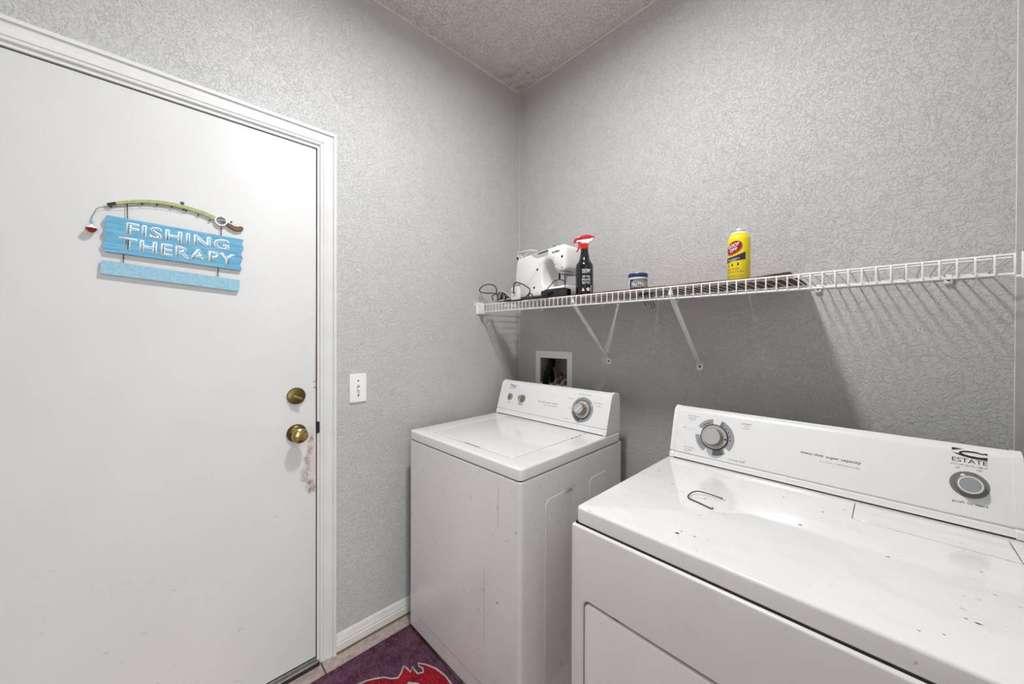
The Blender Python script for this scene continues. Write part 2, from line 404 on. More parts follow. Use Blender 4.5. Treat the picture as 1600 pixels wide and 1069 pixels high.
# caulk lines at the ceiling and the corner
def bead(name, p, q, s=.0035):
    return S(tube_o(name, [p, q], s, M['caulk'], seg=6))
bead('trim_1', (XL+.001, YF, ZC-.001), (XL+.001, YB, ZC-.001))
bead('trim_2', (XL, YB-.001, ZC-.001), (XR, YB-.001, ZC-.001))
bead('trim_3', (XL+.0005, YB-.0005, .1), (XL+.0005, YB-.0005, ZC), .0011)
bead('trim_4', (XR-.0005, YB-.0005, .1), (XR-.0005, YB-.0005, ZC), .0011)
# baseboards with a profiled face; z up, t off the wall
BPROF = [(0, 0), (.013, 0), (.013, .030), (.0105, .033), (.0115, .040), (.008, .047), (.0075, .056), (.004, .066), (0, .070)]
def baseboard(name, fn, a0, a1):
    bm = bmesh.new(); n = 40; rings = []
    for i in range(n+1):
        a = a0+(a1-a0)*i/n; rings.append([bm.verts.new(fn(t+(random.uniform(-.0006, .0006) if z > .06 else 0), a, z+(random.uniform(-.001, .0012) if z > .06 else 0))) for t, z in BPROF])
    for A, B in zip(rings, rings[1:]):
        for k in range(len(A)): bm.faces.new((A[k], A[(k+1) % len(A)], B[(k+1) % len(A)], B[k]))
    bm.faces.new(rings[0]); bm.faces.new(rings[-1]); return S(bmo(name, bm, M['baseboard'], angle=25))
baseboard('baseboard_left', lambda t, a, z: (XL+t, a, z+.003), .4845, YB-.014)
baseboard('baseboard_back', lambda t, a, z: (a, YB-t, z+.003), XL+.001, XR-.001)

# ------------------------------------------------------------------ door, its frame and casing
CY0, CY1, CZ = -.403-.012, .426, 2.047
CPROF = [(0, 0), (0, .006), (.002, .009), (.0085, .010), (.0095, .0075), (.0115, .0075), (.0125, .011), (.0215, .0125), (.0235, .0100), (.0255, .0105), (.032, .0125), (.042, .0125), (.0445, .0105), (.0465, .0115), (.0475, .0185), (.0575, .0195), (.0595, .017), (.0595, 0)]
bm = bmesh.new(); rings = []
for (py, pz, dy, dz) in ((CY1, 0, 1, 0), (CY1, CZ, 1, 1), (CY0, CZ, -1, 1), (CY0, 0, -1, 0)):
    rings.append([bm.verts.new((XL+t, py+dy*wd_, pz+dz*wd_)) for wd_, t in CPROF])
for A, B in zip(rings, rings[1:]):
    for k in range(len(A)-1): bm.faces.new((A[k], A[k+1], B[k+1], B[k]))
S(bmo('trim_5', bm, M['trim'], angle=25))
# jamb: side pieces and head inside the wall opening
JY0, JY1, JZ = -.408, .418, 2.036
S(boxes('trim_6', [(XL-T, XL+.0005, JY1, HOLE_Y1, 0, HOLE_Z), (XL-T, XL+.0005, HOLE_Y0, JY0, 0, HOLE_Z), (XL-T, XL+.0005, JY0, JY1, JZ, HOLE_Z),
                   (XL-T, XL-.048, JY0, JY0+.012, 0, JZ), (XL-T, XL-.048, JY1-.012, JY1, 0, JZ), (XL-T, XL-.048, JY0, JY1, JZ-.012, JZ)], M['trim'], smooth=False))
door = S(slab('door_1', (-.403, .4140, .0255, 2.0305), .001, XL-.046, XL-.002, .0015, M['door'], mp=lambda a, b, c: (c, a, b), seg=1))
# strike hole worn dark into the frame
S(boxes('trim_7', [(XL-.006, XL+.0030, .4130, .4262, .910, .958)], M['enamel_dark'], bev=.0045, seg=3))
th = S(empty('trim_8'))
boxes('threshold_base', [(XL-T, XL+.022, JY0, JY1+.004, 0, .010)], M['enamel_dark'], th, bev=.002)
boxes('threshold_ridge', [(XL-.030, XL-.002, JY0, JY1, .010, .019)], M['alu'], th, bev=.002)
boxes('threshold_lip', [(XL-.002, XL+.016, JY0, JY1, .008, .014)], M['alu'], th, bev=.003)
S(boxes('trim_9', [(XL-.020, XL-.010, .4125, JY1, .02, JZ), (XL-.020, XL-.010, JY0, JY1, 2.0295, JZ), (XL-.020, XL-.010, JY0, JY1, .018, .0270)], M['enamel_dark'], smooth=False))  # dark strip filling the door gap, its shade put into the colour
S(tube_o('trim_10', [(XL+.014, .487, .002), (XL+.014, YB-.02, .002)], .0042, M['grout'], seg=6))
# knob and deadbolt: lathes along +x
def onx(x0, y, z): return lambda a, b, c: (x0+c, y+a, z+b)
DX = XL-.002
kn = lathe_o('door_knob', [(0, .022), (.0125, .022), (.0115, .030), (.018, .036), (.0255, .045), (.0275, .053), (.0262, .060), (.020, .0655), (.010, .068), (0, .0685)], M['brass'], door, mp=onx(DX, .346, .9245), seg=36)
kr = lathe_o('rose_plate', [(0, 0), (.0335, 0), (.034, .004), (.0315, .010), (.026, .014), (.0155, .017), (.0135, .024), (0, .024)], M['brass_dark'], kn, mp=onx(DX, .346, .9245), seg=36)
boxes('key_slot', [(DX+.0155, DX+.0175, .3240, .3280, .922, .931)], M['screw'], kn)
db = lathe_o('deadbolt', [(0, 0), (.0315, 0), (.032, .004), (.030, .009), (.020, .0115), (.006, .012), (0, .012)], M['brass_dark'], door, mp=onx(DX, .345, 1.0665), seg=36)
tb = boxes('thumb_turn', [(0, .020, -.017, .017, -.0050, .0050)], M['brass'], db, bev=.003)
tb.location = (DX+.0115, .345, 1.064); tb.rotation_euler = (math.radians(-28), 0, 0)
lathe_o('set_screw', [(0, 0), (.0035, 0), (.003, .002), (0, .002)], M['screw'], db, mp=onx(DX+.0112, .359, 1.070), seg=12)
for y, z in ((.4075, 1.117), (.4085, 1.093)): boxes('edge_screw', [(DX-.001, DX+.0012, y-.003, y+.003, z-.0012, z+.0012)], M['screw'], door)

# ------------------------------------------------------------------ fishing sign on the door
sg = empty('hanging_sign', (DX, 0, 1.55), label='blue wooden fishing sign with rod and bobber, hung on the white door', cat='sign')
inv = lambda a, b, c: (c, a, b-1.55)     # (y, z, x offset from the door) in the sign's frame
def wavy(P0, P1, n, amp, ph):
    out = []
    for i in range(n+1):
        t = i/n; x = P0[0]+(P1[0]-P0[0])*t; z = P0[1]+(P1[1]-P0[1])*t
        out.append((x+amp*math.sin(2*PI*3*t+ph), z))
    return out
Lw = wavy((-.1375, 1.642), (-.1425, 1.537), 24, .0026, 2.2); Rw = wavy((.1725, 1.522), (.1805, 1.6295), 24, .0035, .6)
bm = bmesh.new(); prism(bm, Lw+Rw, .004, .0125, mp=inv)
brd = bmo('sign_board', bm, M['sign'], sg, smooth=False); brd.data.materials.append(M['sign_edge'])
for p in brd.data.polygons:
    if abs(p.normal.x) < .5: p.material_index = 1
bm = bmesh.new(); prism(bm, [(-.146, 1.512), (-.1485, 1.473), (.168, 1.449), (.171, 1.488)], .004, .0125, mp=inv)
lb = bmo('lower_board', bm, M['sign2'], sg, smooth=False); lb.data.materials.append(M['sign_edge'])
for p in lb.data.polygons:
    if abs(p.normal.x) < .5: p.material_index = 1
ang = math.radians(-2.6)
def sgmap(cy_, cz, lift):
    def fn(a, b, c):
        return (lift+c, cy_+a*math.cos(ang)-b*math.sin(ang), cz-1.55+a*math.sin(ang)+b*math.cos(ang))
    return fn
for s, cy_, cz, wd in (('FISHING', .0225, 1.6065, .240), ('THERAPY', .0225, 1.5605, .270)):
    text('lettering', s, sgmap(cy_, cz, .0125), M['white'], brd, w=wd, h=.0375, off=.035, ext=.0006, space=1.12)
    text('letter_inlay', s, sgmap(cy_+.0004, cz-.0002, .0131), M['sign'], brd, w=wd*.975, h=.0315, off=-.020, ext=.0003, space=1.16)
rodp = spline([(-.135, 1.674), (-.122, 1.680), (-.094, 1.6925), (-.054, 1.705), (-.012, 1.7105), (.032, 1.7085), (.079, 1.699), (.115, 1.685)] and [Vector((.011, y, z-1.55)) for y, z in ((-.135, 1.673), (-.118, 1.681), (-.094, 1.691), (-.054, 1.703), (-.012, 1.708), (.032, 1.706), (.079, 1.697), (.118, 1.682))], 6)
nr = len(rodp)
bm = bmesh.new(); L1 = []; L2 = []
for i, p in enumerate(rodp):
    t = (rodp[min(i+1, nr-1)]-rodp[max(i-1, 0)]).normalized(); nn = Vector((0, -t.z, t.y)); hw = .0032+.0028*i/nr
    L1.append((p.y+nn.y*hw, p.z+nn.z*hw)); L2.append((p.y-nn.y*hw, p.z-nn.z*hw))
cut = 6
prism(bm, L1[cut:]+L2[cut:][::-1], .004, .011, mp=lambda a, b, c: (c, a, b)); rod = bmo('fishing_rod', bm, M['rod'], sg, smooth=False)
bm = bmesh.new(); prism(bm, L1[:cut+1]+L2[:cut+1][::-1], .0035, .0115, mp=lambda a, b, c: (c, a, b)); bmo('rod_tip', bm, M['black_gloss'], rod, smooth=False)
for y, z in ((-.128, 1.668), (-.065, 1.693), (-.033, 1.699), (0, 1.700), (.028, 1.698), (.034, 1.6965), (.063, 1.690), (.092, 1.679)):
    lathe_o('line_guide', [(0, 0), (.0026, 0), (.0026, .003), (0, .003)], M['black'], rod, mp=lambda a, b, c, y=y, z=z: (.006+c, y+a, z-1.55+b), seg=8)
rl = lathe_o('reel', [(0, 0), (.0165, 0), (.0165, .008), (.0130, .0085), (.0125, .0065), (0, .0065)], M['white'], rod, mp=lambda a, b, c: (.005+c, .121+a, 1.682-1.55+b), seg=28)
lathe_o('reel_face', [(0, 0), (.0124, 0), (.0110, .0015), (.004, .002), (.003, .005), (0, .005)], M['reel'], rl, mp=lambda a, b, c: (.0115+c, .121+a, 1.682-1.55+b), seg=24)
boxes('reel_crank', [(.0165, .0185, .112, .134, .1305, .1335)], M['steel'], rl)
bm = bmesh.new(); prism(bm, [(.134, 1.681), (.146, 1.678), (.156, 1.672), (.166, 1.672), (.175, 1.676), (.182, 1.671), (.180, 1.662), (.170, 1.657), (.158, 1.656), (.146, 1.661), (.134, 1.670)], .004, .012, mp=inv)
hd = bmo('rod_handle', bm, M['handle_wood'], rod, bev=.002)
lathe_o('trigger_knob', [(0, 0), (.003, 0), (.003, .004), (0, .004)], M['black'], hd, mp=lambda a, b, c: (.008+c, .148+a, 1.684-1.55+b), seg=8)
tube_o('fishing_line', [(.010, y, z-1.55) for y, z in ((.034, 1.6965), (0, 1.698), (-.033, 1.695), (-.065, 1.690), (-.10, 1.676), (-.129, 1.669), (-.144, 1.664), (-.1555, 1.655), (-.160, 1.640), (-.1635, 1.633), (-.164, 1.624))], .0007, M['steel_dark'], rod, seg=5, k=4)
bob = lathe_o('bobber', [(0, -.0115), (.005, -.0105), (.0095, -.006), (.0118, 0), (.0112, .001), (0, .001)], M['red_dark'], sg, mp=lambda a, b, c: (.016+a, -.1645+b, 1.597-1.55+c), seg=24)
lathe_o('bobber_rim', [(0, .001), (.0112, .001), (.0100, .004), (.005, .0065), (.0030, .008), (.0030, .012), (0, .012)], M['white'], bob, mp=lambda a, b, c: (.016+a, -.1645+b, 1.597-1.55+c), seg=24)
lathe_o('bobber_stem', [(0, .012), (.0026, .012), (.0026, .021), (.0016, .023), (.0012, .028), (0, .028)], M['sign'], bob, mp=lambda a, b, c: (.016+a, -.1645+b, 1.597-1.55+c), seg=12)
def chain(a, b):
    (y0, z0), (y1, z1) = a, b; n = max(3, int(round((z0-z1)/.0045))); bm = bmesh.new()
    for i in range(n):
        t = (i+.5)/n; y = y0+(y1-y0)*t; z = z0+(z1-z0)*t-1.55; P = []
        for k in range(8):
            q = 2*PI*k/8; u = .0013*math.cos(q); v = .0033*math.sin(q)
            P.append((.0085+(u if i % 2 else 0), y+(0 if i % 2 else u), z+v))
        tube(bm, P, .00055, 4, closed=True)
    bmo('chain', bm, M['chain'], sg)
chain((-.096, 1.692), (-.095, 1.640)); chain((.121, 1.668), (.1215, 1.632)); chain((-.103, 1.535), (-.104, 1.508)); chain((.113, 1.526), (.113, 1.492))
hk = empty('wall_hook', (DX, .025, 1.720), label='tiny dark adhesive scrap above the fishing rod on the door', cat='hook')
boxes('hook_pad', [(0, .003, -.004, .004, -.004, .004)], M['navy'], hk, bev=.0008)
lathe_o('hook_pin', [(0, 0), (.0016, 0), (.0016, .006), (0, .006)], M['steel'], hk, mp=lambda a, b, c: (.002+c, a, b), seg=8)

# ------------------------------------------------------------------ light switch
sw = empty('light_switch', (XL, .575, 1.0745), label='white single toggle light switch on the grey wall beside the door', cat='switch')
slab('cover_plate', (-.035, .035, -.060, .060), .003, 0, .0065, .003, M['plastic_white'], sw, mp=lambda a, b, c: (c, a, b))
boxes('toggle_slot', [(.0064, .0069, -.0055, .0055, -.0125, .0125)], M['box_in'], sw)
tg = boxes('toggle', [(0, .014, -.004, .004, -.005, .005)], M['plastic_white'], sw, bev=.0015); tg.location = (.006, 0, -.002); tg.rotation_euler = (0, math.radians(28), 0)
for z in (.031, -.031): lathe_o('screw', [(0, 0), (.0034, 0), (.003, .0012), (0, .0014)], M['screw'], sw, mp=lambda a, b, c, z=z: (.0064+c, a, z+b), seg=12)

# ------------------------------------------------------------------ laundry outlet box
ob = empty('outlet_box', ((BX0+BX1)/2, YB, (BZ0+BZ1)/2), label='white framed laundry outlet box recessed in the grey wall above the washer', cat='outlet box')
cx, cz = (BX0+BX1)/2, (BZ0+BZ1)/2
slab('frame', (-1.421-cx, -1.160-cx, 1.000-cz, 1.2145-cz), .003, 0, -.006, .002, M['plastic_white'], ob, hole=(BX0-cx, BX1-cx, BZ0-cz, BZ1-cz), hrad=.003, mp=lambda a, b, c: (a, c, b))
hx, hz = (BX1-BX0)/2, (BZ1-BZ0)/2
boxes('box_shell', [(-hx, -hx+.002, 0, .085, -hz, hz), (hx-.002, hx, 0, .085, -hz, hz), (-hx, hx, 0, .085, -hz, -hz+.002), (-hx, hx, 0, .085, hz-.002, hz), (-hx, hx, .083, .086, -hz, hz)], M['box_in'], ob, smooth=False)
def valve(x, m, nm):
    v = lathe_o('valve', [(0, 0), (.009, 0), (.009, .010), (.006, .012), (.006, .030), (.009, .032), (.009, .040), (0, .040)], M['copper'], ob, mp=lambda a, b, c: (x+a, .042+b, -hz+.002+c), seg=14)
    boxes(nm, [(x-.010, x+.010, .036, .048, -hz+.044, -hz+.062)], m, v, bev=.003)
    tube_o('supply_hose', [(x, .040, -hz+.018), (x-.002, .018, -hz+.026), (x-.004, -.004, -hz+.012), (x-.006, -.012, -hz-.03), (x-.006, -.013, -.30)], .0085, M['braid'] if m is M['valve_red'] else M['bag'], ob, seg=10, k=5)
valve(.018, M['valve_red'], 'valve_handle'); valve(.070, M['valve_blue'], 'valve_handle')
tube_o('drain_hose', [(-.058, .045, -hz+.002), (-.056, .043, .0), (-.046, .036, .040), (-.032, .024, .050), (-.024, .008, .038), (-.030, -.006, .0), (-.042, -.014, -.05), (-.050, -.018, -.30)], .019, M['hose'], ob, seg=14, k=6)
tube_o('thin_hose', [(-.006, .030, -hz+.002), (-.004, .016, -.01), (-.010, .002, .018), (-.018, -.006, .0), (-.026, -.012, -.05), (-.030, -.016, -.25)], .0035, M['braid'], ob, seg=8, k=5)

# ------------------------------------------------------------------ wire shelf
SY, SZ = YB-.305, 1.466
sh = empty('wire_shelf', (0, 0, 0), label='long white wire shelf fixed across the back wall over both machines', cat='shelf')
def rail(nm, y, z, r, x0=-1.521, x1=.166): tube_o(nm, [(x0, y, z), (x1, y, z)], r, M['wire_white'], sh, seg=8)
rail('front_rail', SY, SZ, .0029); rail('lip_rail', SY, 1.427, .0029); rail('back_rail', YB-.006, SZ-.003, .0029); rail('middle_rail', SY+.022, SZ-.0030, .0022)
cw = None
n_w = 70
for i in range(n_w):
    x = -1.521+1.686*i/(n_w-1)
    if cw is None: cw = tube_o('cross_wire', [(0, YB-.002, SZ+.0015), (0, SY+.004, SZ+.0015), (0, SY-.0025, SZ+.0005), (0, SY-.0042, SZ-.004), (0, SY-.0042, 1.430), (0, SY-.003, 1.4255)], .0018, M['wire_white'], sh, seg=6); o = cw
    else: o = cw.copy(); COL.objects.link(o); o.parent = sh
    o.location = (x, 0, 0)
for bx in (-.935, -.523):
    # diagonal brace folded from sheet, hooked over the lip and screwed to the wall
    bm = bmesh.new(); p0 = Vector((bx, SY+.006, 1.447)); p1 = Vector((bx-.008, YB-.004, 1.190))
    d = (p1-p0).normalized(); nrm = Vector((1, 0, 0)); up = d.cross(nrm)
    for s in (-1, 1):
        a = nrm*s*.0075
        q = [p0+a, p0+a+nrm*s*-.0012, p0+a+nrm*s*-.0012+up*.008, p0+a+up*.008]
        r2 = [v+(p1-p0) for v in q]; A = [bm.verts.new(v) for v in q]; B = [bm.verts.new(v) for v in r2]
        bm.faces.new(A); bm.faces.new(B[::-1])
        for k in range(4): bm.faces.new((A[k], A[(k+1) % 4], B[(k+1) % 4], B[k]))
    q = [p0-nrm*.0075, p0+nrm*.0075, p0+nrm*.0075+up*.0012, p0-nrm*.0075+up*.0012]
    A = [bm.verts.new(v) for v in q]; B = [bm.verts.new(v+(p1-p0)) for v in q]; bm.faces.new(A); bm.faces.new(B[::-1])
    for k in range(4): bm.faces.new((A[k], A[(k+1) % 4], B[(k+1) % 4], B[k]))
    br = bmo('support_brace', bm, M['wire_white'], sh, smooth=False)
    slab('brace_foot', (bx-.020, bx+.004, 1.164, 1.200), .008, YB, YB-.004, .001, M['wire_white'], br, mp=lambda a, b, c: (a, c, b))
    lathe_o('brace_screw', [(0, 0), (.0045, 0), (.004, .002), (0, .002)], M['screw'], br, mp=lambda a, b, c, bx=bx: (bx-.008+a, YB-.004-c, 1.178+b), seg=12)
    boxes('brace_hook', [(bx-.0065, bx+.0065, SY+.0035, SY+.0060, 1.440, 1.4625)], M['wire_white'], br, bev=.0008)
for cxp in (-1.37, -.976, -.62, -.17, .10):
    c = boxes('wall_clip', [(cxp-.008, cxp+.008, YB-.012, YB, SZ-.024, SZ+.002)], M['wire_white'], sh, bev=.004)
    lathe_o('clip_screw', [(0, 0), (.004, 0), (.003, .0015), (0, .0015)], M['screw'], c, mp=lambda a, b, c_, q=cxp: (q+a, YB-.012-c_, SZ-.012+b), seg=10)
eb = boxes('end_bracket', [(XL, XL+.004, SY-.036, SY+.030, 1.462, 1.480), (XL, XL+.004, SY-.024, SY+.012, 1.415, 1.466), (XL+.004, XL+.045, SY-.012, SY-.007, 1.418, 1.474), (XL+.004, XL+.045, SY-.012, SY+.006, 1.416, 1.422)], M['wire_white'], sh, bev=.0015)
for y in (-.028, .0): lathe_o('bracket_screw', [(0, 0), (.003, 0), (.0025, .0015), (0, .0015)], M['screw'], eb, mp=lambda a, b, c, y=y: (XL+.004+c, SY+y+a, 1.473+b), seg=10)
boxes('end_bracket', [(XR-.004, XR, SY-.030, SY+.030, 1.462, 1.480), (.172, .178, SY-.012, SY-.006, 1.416, 1.476), (.172, XR-.004, SY-.012, SY-.006, 1.468, 1.476), (.166, XR-.004, SY-.010, SY+.002, 1.419, 1.424)], M['wire_white'], sh, bev=.0015)

# brown boards lying on the wires
LZ = SZ+.0034
segs = [(-1.372, -.8955, 'leftmost brown liner board on the wire shelf, under the sewing machine'),
        (-.8845, -.6995, 'short brown liner board on the shelf right of the spray bottle'),
        (-.6975, -.3685, 'brown liner board on the wire shelf under the small blue jar'),
        (-.3665, -.197, 'rightmost brown liner board, under the yellow can, its edge curled up')]
for k, (x0, x1, lb_) in enumerate(segs):
    bm = bmesh.new(); nx = 24; ny = 4; g = []
    for s in (0, 1):
        for i in range(nx+1):
            for j in range(ny+1):
                x = x0+(x1-x0)*i/nx; y = SY+.003+(YB-.012-SY-.003)*j/ny; z = LZ
                if k == 3: z += .010*max(0, (x-x0)/(x1-x0)-.45)*(1 if j < 4 else .3)*(1-.25*j)
                else: z += .0008*(1+math.sin(x*40+j))
                g.append(bm.verts.new((x, y, z+.0028*s)))
    ix = lambda s, i, j: g[s*(nx+1)*(ny+1)+i*(ny+1)+j]
    for i in range(nx):
        for j in range(ny):
            for s in (0, 1): bm.faces.new((ix(s, i, j), ix(s, i+1, j), ix(s, i+1, j+1), ix(s, i, j+1)))
    for i in range(nx):
        for j in (0, ny): bm.faces.new((ix(0, i, j), ix(0, i+1, j), ix(1, i+1, j), ix(1, i, j)))
    for j in range(ny):
        for i in (0, nx): bm.faces.new((ix(0, i, j), ix(0, i, j+1), ix(1, i, j+1), ix(1, i, j)))
    tag(bmo('shelf_board', bm, M['liner']), lb_, 'board', 'brown liner boards on the wire shelf')
IZ = LZ+.0045

# ------------------------------------------------------------------ sewing machine
smx, smy = -1.15, 1.325
sm = empty('sewing_machine', (smx*1.022, 1.352, IZ), label='white sewing machine seen from its back on the left of the wire shelf', cat='sewing machine')
prof = [(-1.300, 1.492), (-1.301, 1.60), (-1.291, 1.672), (-1.282, 1.681), (-1.225, 1.690), (-1.14, 1.6975), (-1.08, 1.703), (-1.02, 1.709), (-1.000, 1.708), (-.989, 1.700), (-.984, 1.684), (-.984, 1.615), (-.986, 1.597), (-.992, 1.590),
        (-1.010, 1.588), (-1.038, 1.593), (-1.048, 1.605), (-1.056, 1.626), (-1.066, 1.643), (-1.080, 1.651), (-1.096, 1.650), (-1.110, 1.636), (-1.120, 1.605), (-1.121, 1.560), (-1.113, 1.535), (-1.095, 1.525), (-.992, 1.527), (-.982, 1.522), (-.982, 1.494), (-.988, 1.4835), (-1.285, 1.4835)]
bm = bmesh.new()
pts = [(x-smx, z-IZ) for x, z in prof]; n = len(pts)
cxp = sum(p[0] for p in pts)/n; czp = sum(p[1] for p in pts)/n
def inset_poly(P, d):
    out = []; n = len(P); area = sum(P[i][0]*P[(i+1) % n][1]-P[(i+1) % n][0]*P[i][1] for i in range(n)); sgn = 1 if area > 0 else -1
    for i in range(n):
        a, b, c = Vector(P[i-1]), Vector(P[i]), Vector(P[(i+1) % n]); e1 = (b-a).normalized(); e2 = (c-b).normalized()
        n1 = Vector((-e1.y, e1.x))*sgn; n2 = Vector((-e2.y, e2.x))*sgn; m_ = (n1+n2).normalized(); k = d/max(.5, m_.dot(n1)); out.append((b.x+m_.x*k, b.y+m_.y*k))
    return out
lay = [(-.076, .010), (-.074, .006), (-.070, .0028), (-.064, .0006), (-.058, 0), (.032, 0), (.040, .002), (.045, .006), (.048, .012)]
rings = [[bm.verts.new((a, y, b)) for a, b in (inset_poly(pts, d) if d else pts)] for y, d in lay]
for A, B in zip(rings, rings[1:]):
    for k in range(n): bm.faces.new((A[k], A[(k+1) % n], B[(k+1) % n], B[k]))
bm.faces.new(rings[0]); bm.faces.new(rings[-1])
body = bmo('body', bm, M['plastic_white'], sm, angle=40)
sm.scale = (1.022,)*3
P_ = lambda a, b, c: (a-smx, -.076-c, b-IZ)    # marks on the face towards the room
def dimple(x, z, r, nm='screw_recess'): lathe_o(nm, [(0, 0), (r, 0), (r*.8, .0006), (0, .0006)], M['screw'], body, mp=lambda a, b, c: P_(x+a, z+b, c), seg=10)
dimple(-1.150, 1.613, .0058); dimple(-1.170, 1.530, .0058); dimple(-1.003, 1.652, .0060); dimple(-1.040, 1.622, .0024); dimple(-1.032, 1.604, .0024); dimple(-1.004, 1.604, .003); dimple(-1.052, 1.655, .0022)
text('lettering', 'brother', lambda a, b, c: P_(-1.038+a, 1.680+b+a*.05, c), M['dark_print'], body, w=.044, h=.012, off=.02, ext=.0006)
flat('recess_panel', [[(-1.190, 1.687), (-1.160, 1.667), (-1.092, 1.667), (-1.082, 1.676), (-1.082, 1.694), (-1.140, 1.690)]], P_, M['recess'], body, .0005)
flat('handle_slot', [[(-1.142, 1.683), (-1.083, 1.688), (-1.083, 1.6945), (-1.146, 1.688)]], lambda a, b, c: P_(a, b, c+.0005), M['black'], body, .0008)
flat('inlet_panel', [[(-1.288, 1.545), (-1.262, 1.545), (-1.262, 1.560), (-1.288, 1.560)]], P_, M['ring_grey'], body, .0007)
q0 = -1.30-smx
bw = slab('spool_cover', (q0-.002, q0+.098, -.066, -.020), .004, .2425, .2455, .001, M['plastic_white'], sm, seg=3)
boxes('cover_hinge', [(q0+.002, q0+.008, -.062, -.050, .205, .243)], M['plastic_white'], sm, bev=.001)
tube_o('cover_strut', [(q0+.012, -.058, .241), (q0+.030, -.058, .212)], .002, M['plastic_white'], sm, seg=6)
tube_o('cover_strut', [(q0+.085, -.058, .241), (q0+.020, -.058, .212)], .002, M['plastic_white'], sm, seg=6)
lathe_o('spool_pin', [(0, 0), (.005, 0), (.005, .012), (0, .013)], M['screw'], sm, c=(q0+.010, -.068, .208), seg=12)
for x in (.072, .105): tube_o('thread_guide', [(x, -.045, .220), (x+.002, -.047, .238), (x+.010, -.049, .242), (x+.014, -.049, .233)], .0016, M['screw'], sm, seg=6, k=3)
nb = lathe_o('needle_bar', [(0, 0), (.0016, 0), (.002, .022), (.0042, .024), (.0042, .060), (0, .060)], M['steel'], sm, c=(.145, -.045, .052), seg=12)
lathe_o('presser_bar', [(0, 0), (.003, 0), (.003, .050), (0, .050)], M['steel_dark'], sm, c=(.134, -.038, .062), seg=10)
boxes('presser_foot', [(.122, .155, -.055, -.025, .050, .0535)], M['steel_dark'], sm, bev=.001)
boxes('presser_lever', [(.112, .117, -.058, -.048, .082, .112)], M['screw'], sm, bev=.001)
boxes('lamp_cover', [(.125, .160, -.065, .010, .1015, .107)], M['ring_dark'], sm, bev=.002)
# foot controller
ad = empty('foot_pedal', (-1.045, 1.2335, IZ), rz=0, label='black plastic pedal box lying before the sewing machine base', cat='pedal')
slab('pedal_body', (-.072, .078, .0, .036), .006, 0, .032, .006, M['black_gloss'], ad); slab('pedal_plate', (-.055, .060, .005, .031), .004, .032, .036, .002, M['black'], ad)
# cords
def kk(P, k): return [tuple(c+(p-c)*k for p, c in zip(q, (0, 0, 1.30))) for q in P]
crd = empty('power_cord', (-1.45, 1.26, IZ), label='thin black cord looping up beside the left wall on the shelf', cat='cord')
def cord(nm, pts, r, parent, k=.957, y=1.26, ks=None):
    P = []
    for i, (x, z) in enumerate(pts):
        q = (ks[i] if ks else k); P.append(tuple(c+(p-c)*q-o_ for p, c, o_ in zip((x, y, z), (0, 0, 1.30), parent.location)))
    return tube_o(nm, P, r, M['black'], parent, seg=7, k=6)
cord('cord_loop', [(-1.482, 1.485), (-1.493, 1.512), (-1.461, 1.523), (-1.456, 1.543), (-1.472, 1.565), (-1.515, 1.578), (-1.57, 1.576), (-1.600, 1.560), (-1.596, 1.545), (-1.553, 1.534), (-1.461, 1.523), (-1.449, 1.50), (-1.43, 1.485)], .0026, crd, ks=[.99, .985, .975, .97, .965, .96, .957, .956, .957, .96, .975, .99, 1.0])
tube_o('thin_cord', [tuple(c+(p-c)*.958-o_ for p, c, o_ in zip((x, 1.26, z), (0, 0, 1.30), crd.location)) for x, z in ((-1.595, 1.541), (-1.575, 1.510), (-1.53, 1.4815))], .0011, M['steel_dark'], crd, seg=5, k=4)
crd2 = empty('pedal_cord', (-1.25, 1.24, IZ), label='black cord looped over the white adapter and running to the pedal', cat='cord')
cord('cord_run', [(-1.40, 1.492), (-1.36, 1.479), (-1.313, 1.478), (-1.254, 1.482), (-1.215, 1.505), (-1.212, 1.525), (-1.236, 1.540), (-1.258, 1.552), (-1.299, 1.566), (-1.318, 1.562), (-1.325, 1.541), (-1.322, 1.51)], .0028, crd2, k=.972)
cord('cord_run', [(-1.215, 1.505), (-1.200, 1.500), (-1.185, 1.484), (-1.140, 1.483), (-1.10, 1.492), (-1.078, 1.498)], .0028, crd2, k=.972)
cord('cord_run', [(-1.215, 1.500), (-1.218, 1.484), (-1.20, 1.4785), (-1.14, 1.479), (-1.095, 1.487)], .0026, crd2, k=.968)
crd3 = empty('needle_cord', (-1.05, 1.20, IZ), label='thin black lead arching from the pedal up to the sewing machine needle', cat='cord')
cord('lead', [(-.995, 1.512), (-1.000, 1.54), (-1.021, 1.549), (-1.050, 1.549), (-1.080, 1.530), (-1.104, 1.508), (-1.090, 1.496)], .0020, crd3, k=.965)
pl = empty('plug_adapter', (-1.285, 1.228, IZ), rz=math.radians(-14), label='white block-shaped power adapter leaning against the sewing machine', cat='adapter')
ab = slab('adapter_body', (-.034, .030, 0, .066), .006, 0, .020, .004, M['plastic_white'], pl, mp=lambda a, b, c: (a, c, b)); ab.rotation_euler = (0, 0, 0)
lathe_o('socket_hole', [(0, 0), (.0045, 0), (.0045, .0006), (0, .0006)], M['screw'], pl, mp=lambda a, b, c: (-.022+a, -.0002-c, .042+b), seg=10)
for a, b in ((-.010, .050), (.004, .034), (.012, .018), (-.016, .020)): boxes('plug_slot', [(a, a+.010, -.0008, 0, b, b+.0022)], M['grey_print'], pl)
cb = empty('cable_bundle', (-1.385, 1.245, IZ), label='folded grey cable bundle between the cord loop and the white adapter', cat='cable')
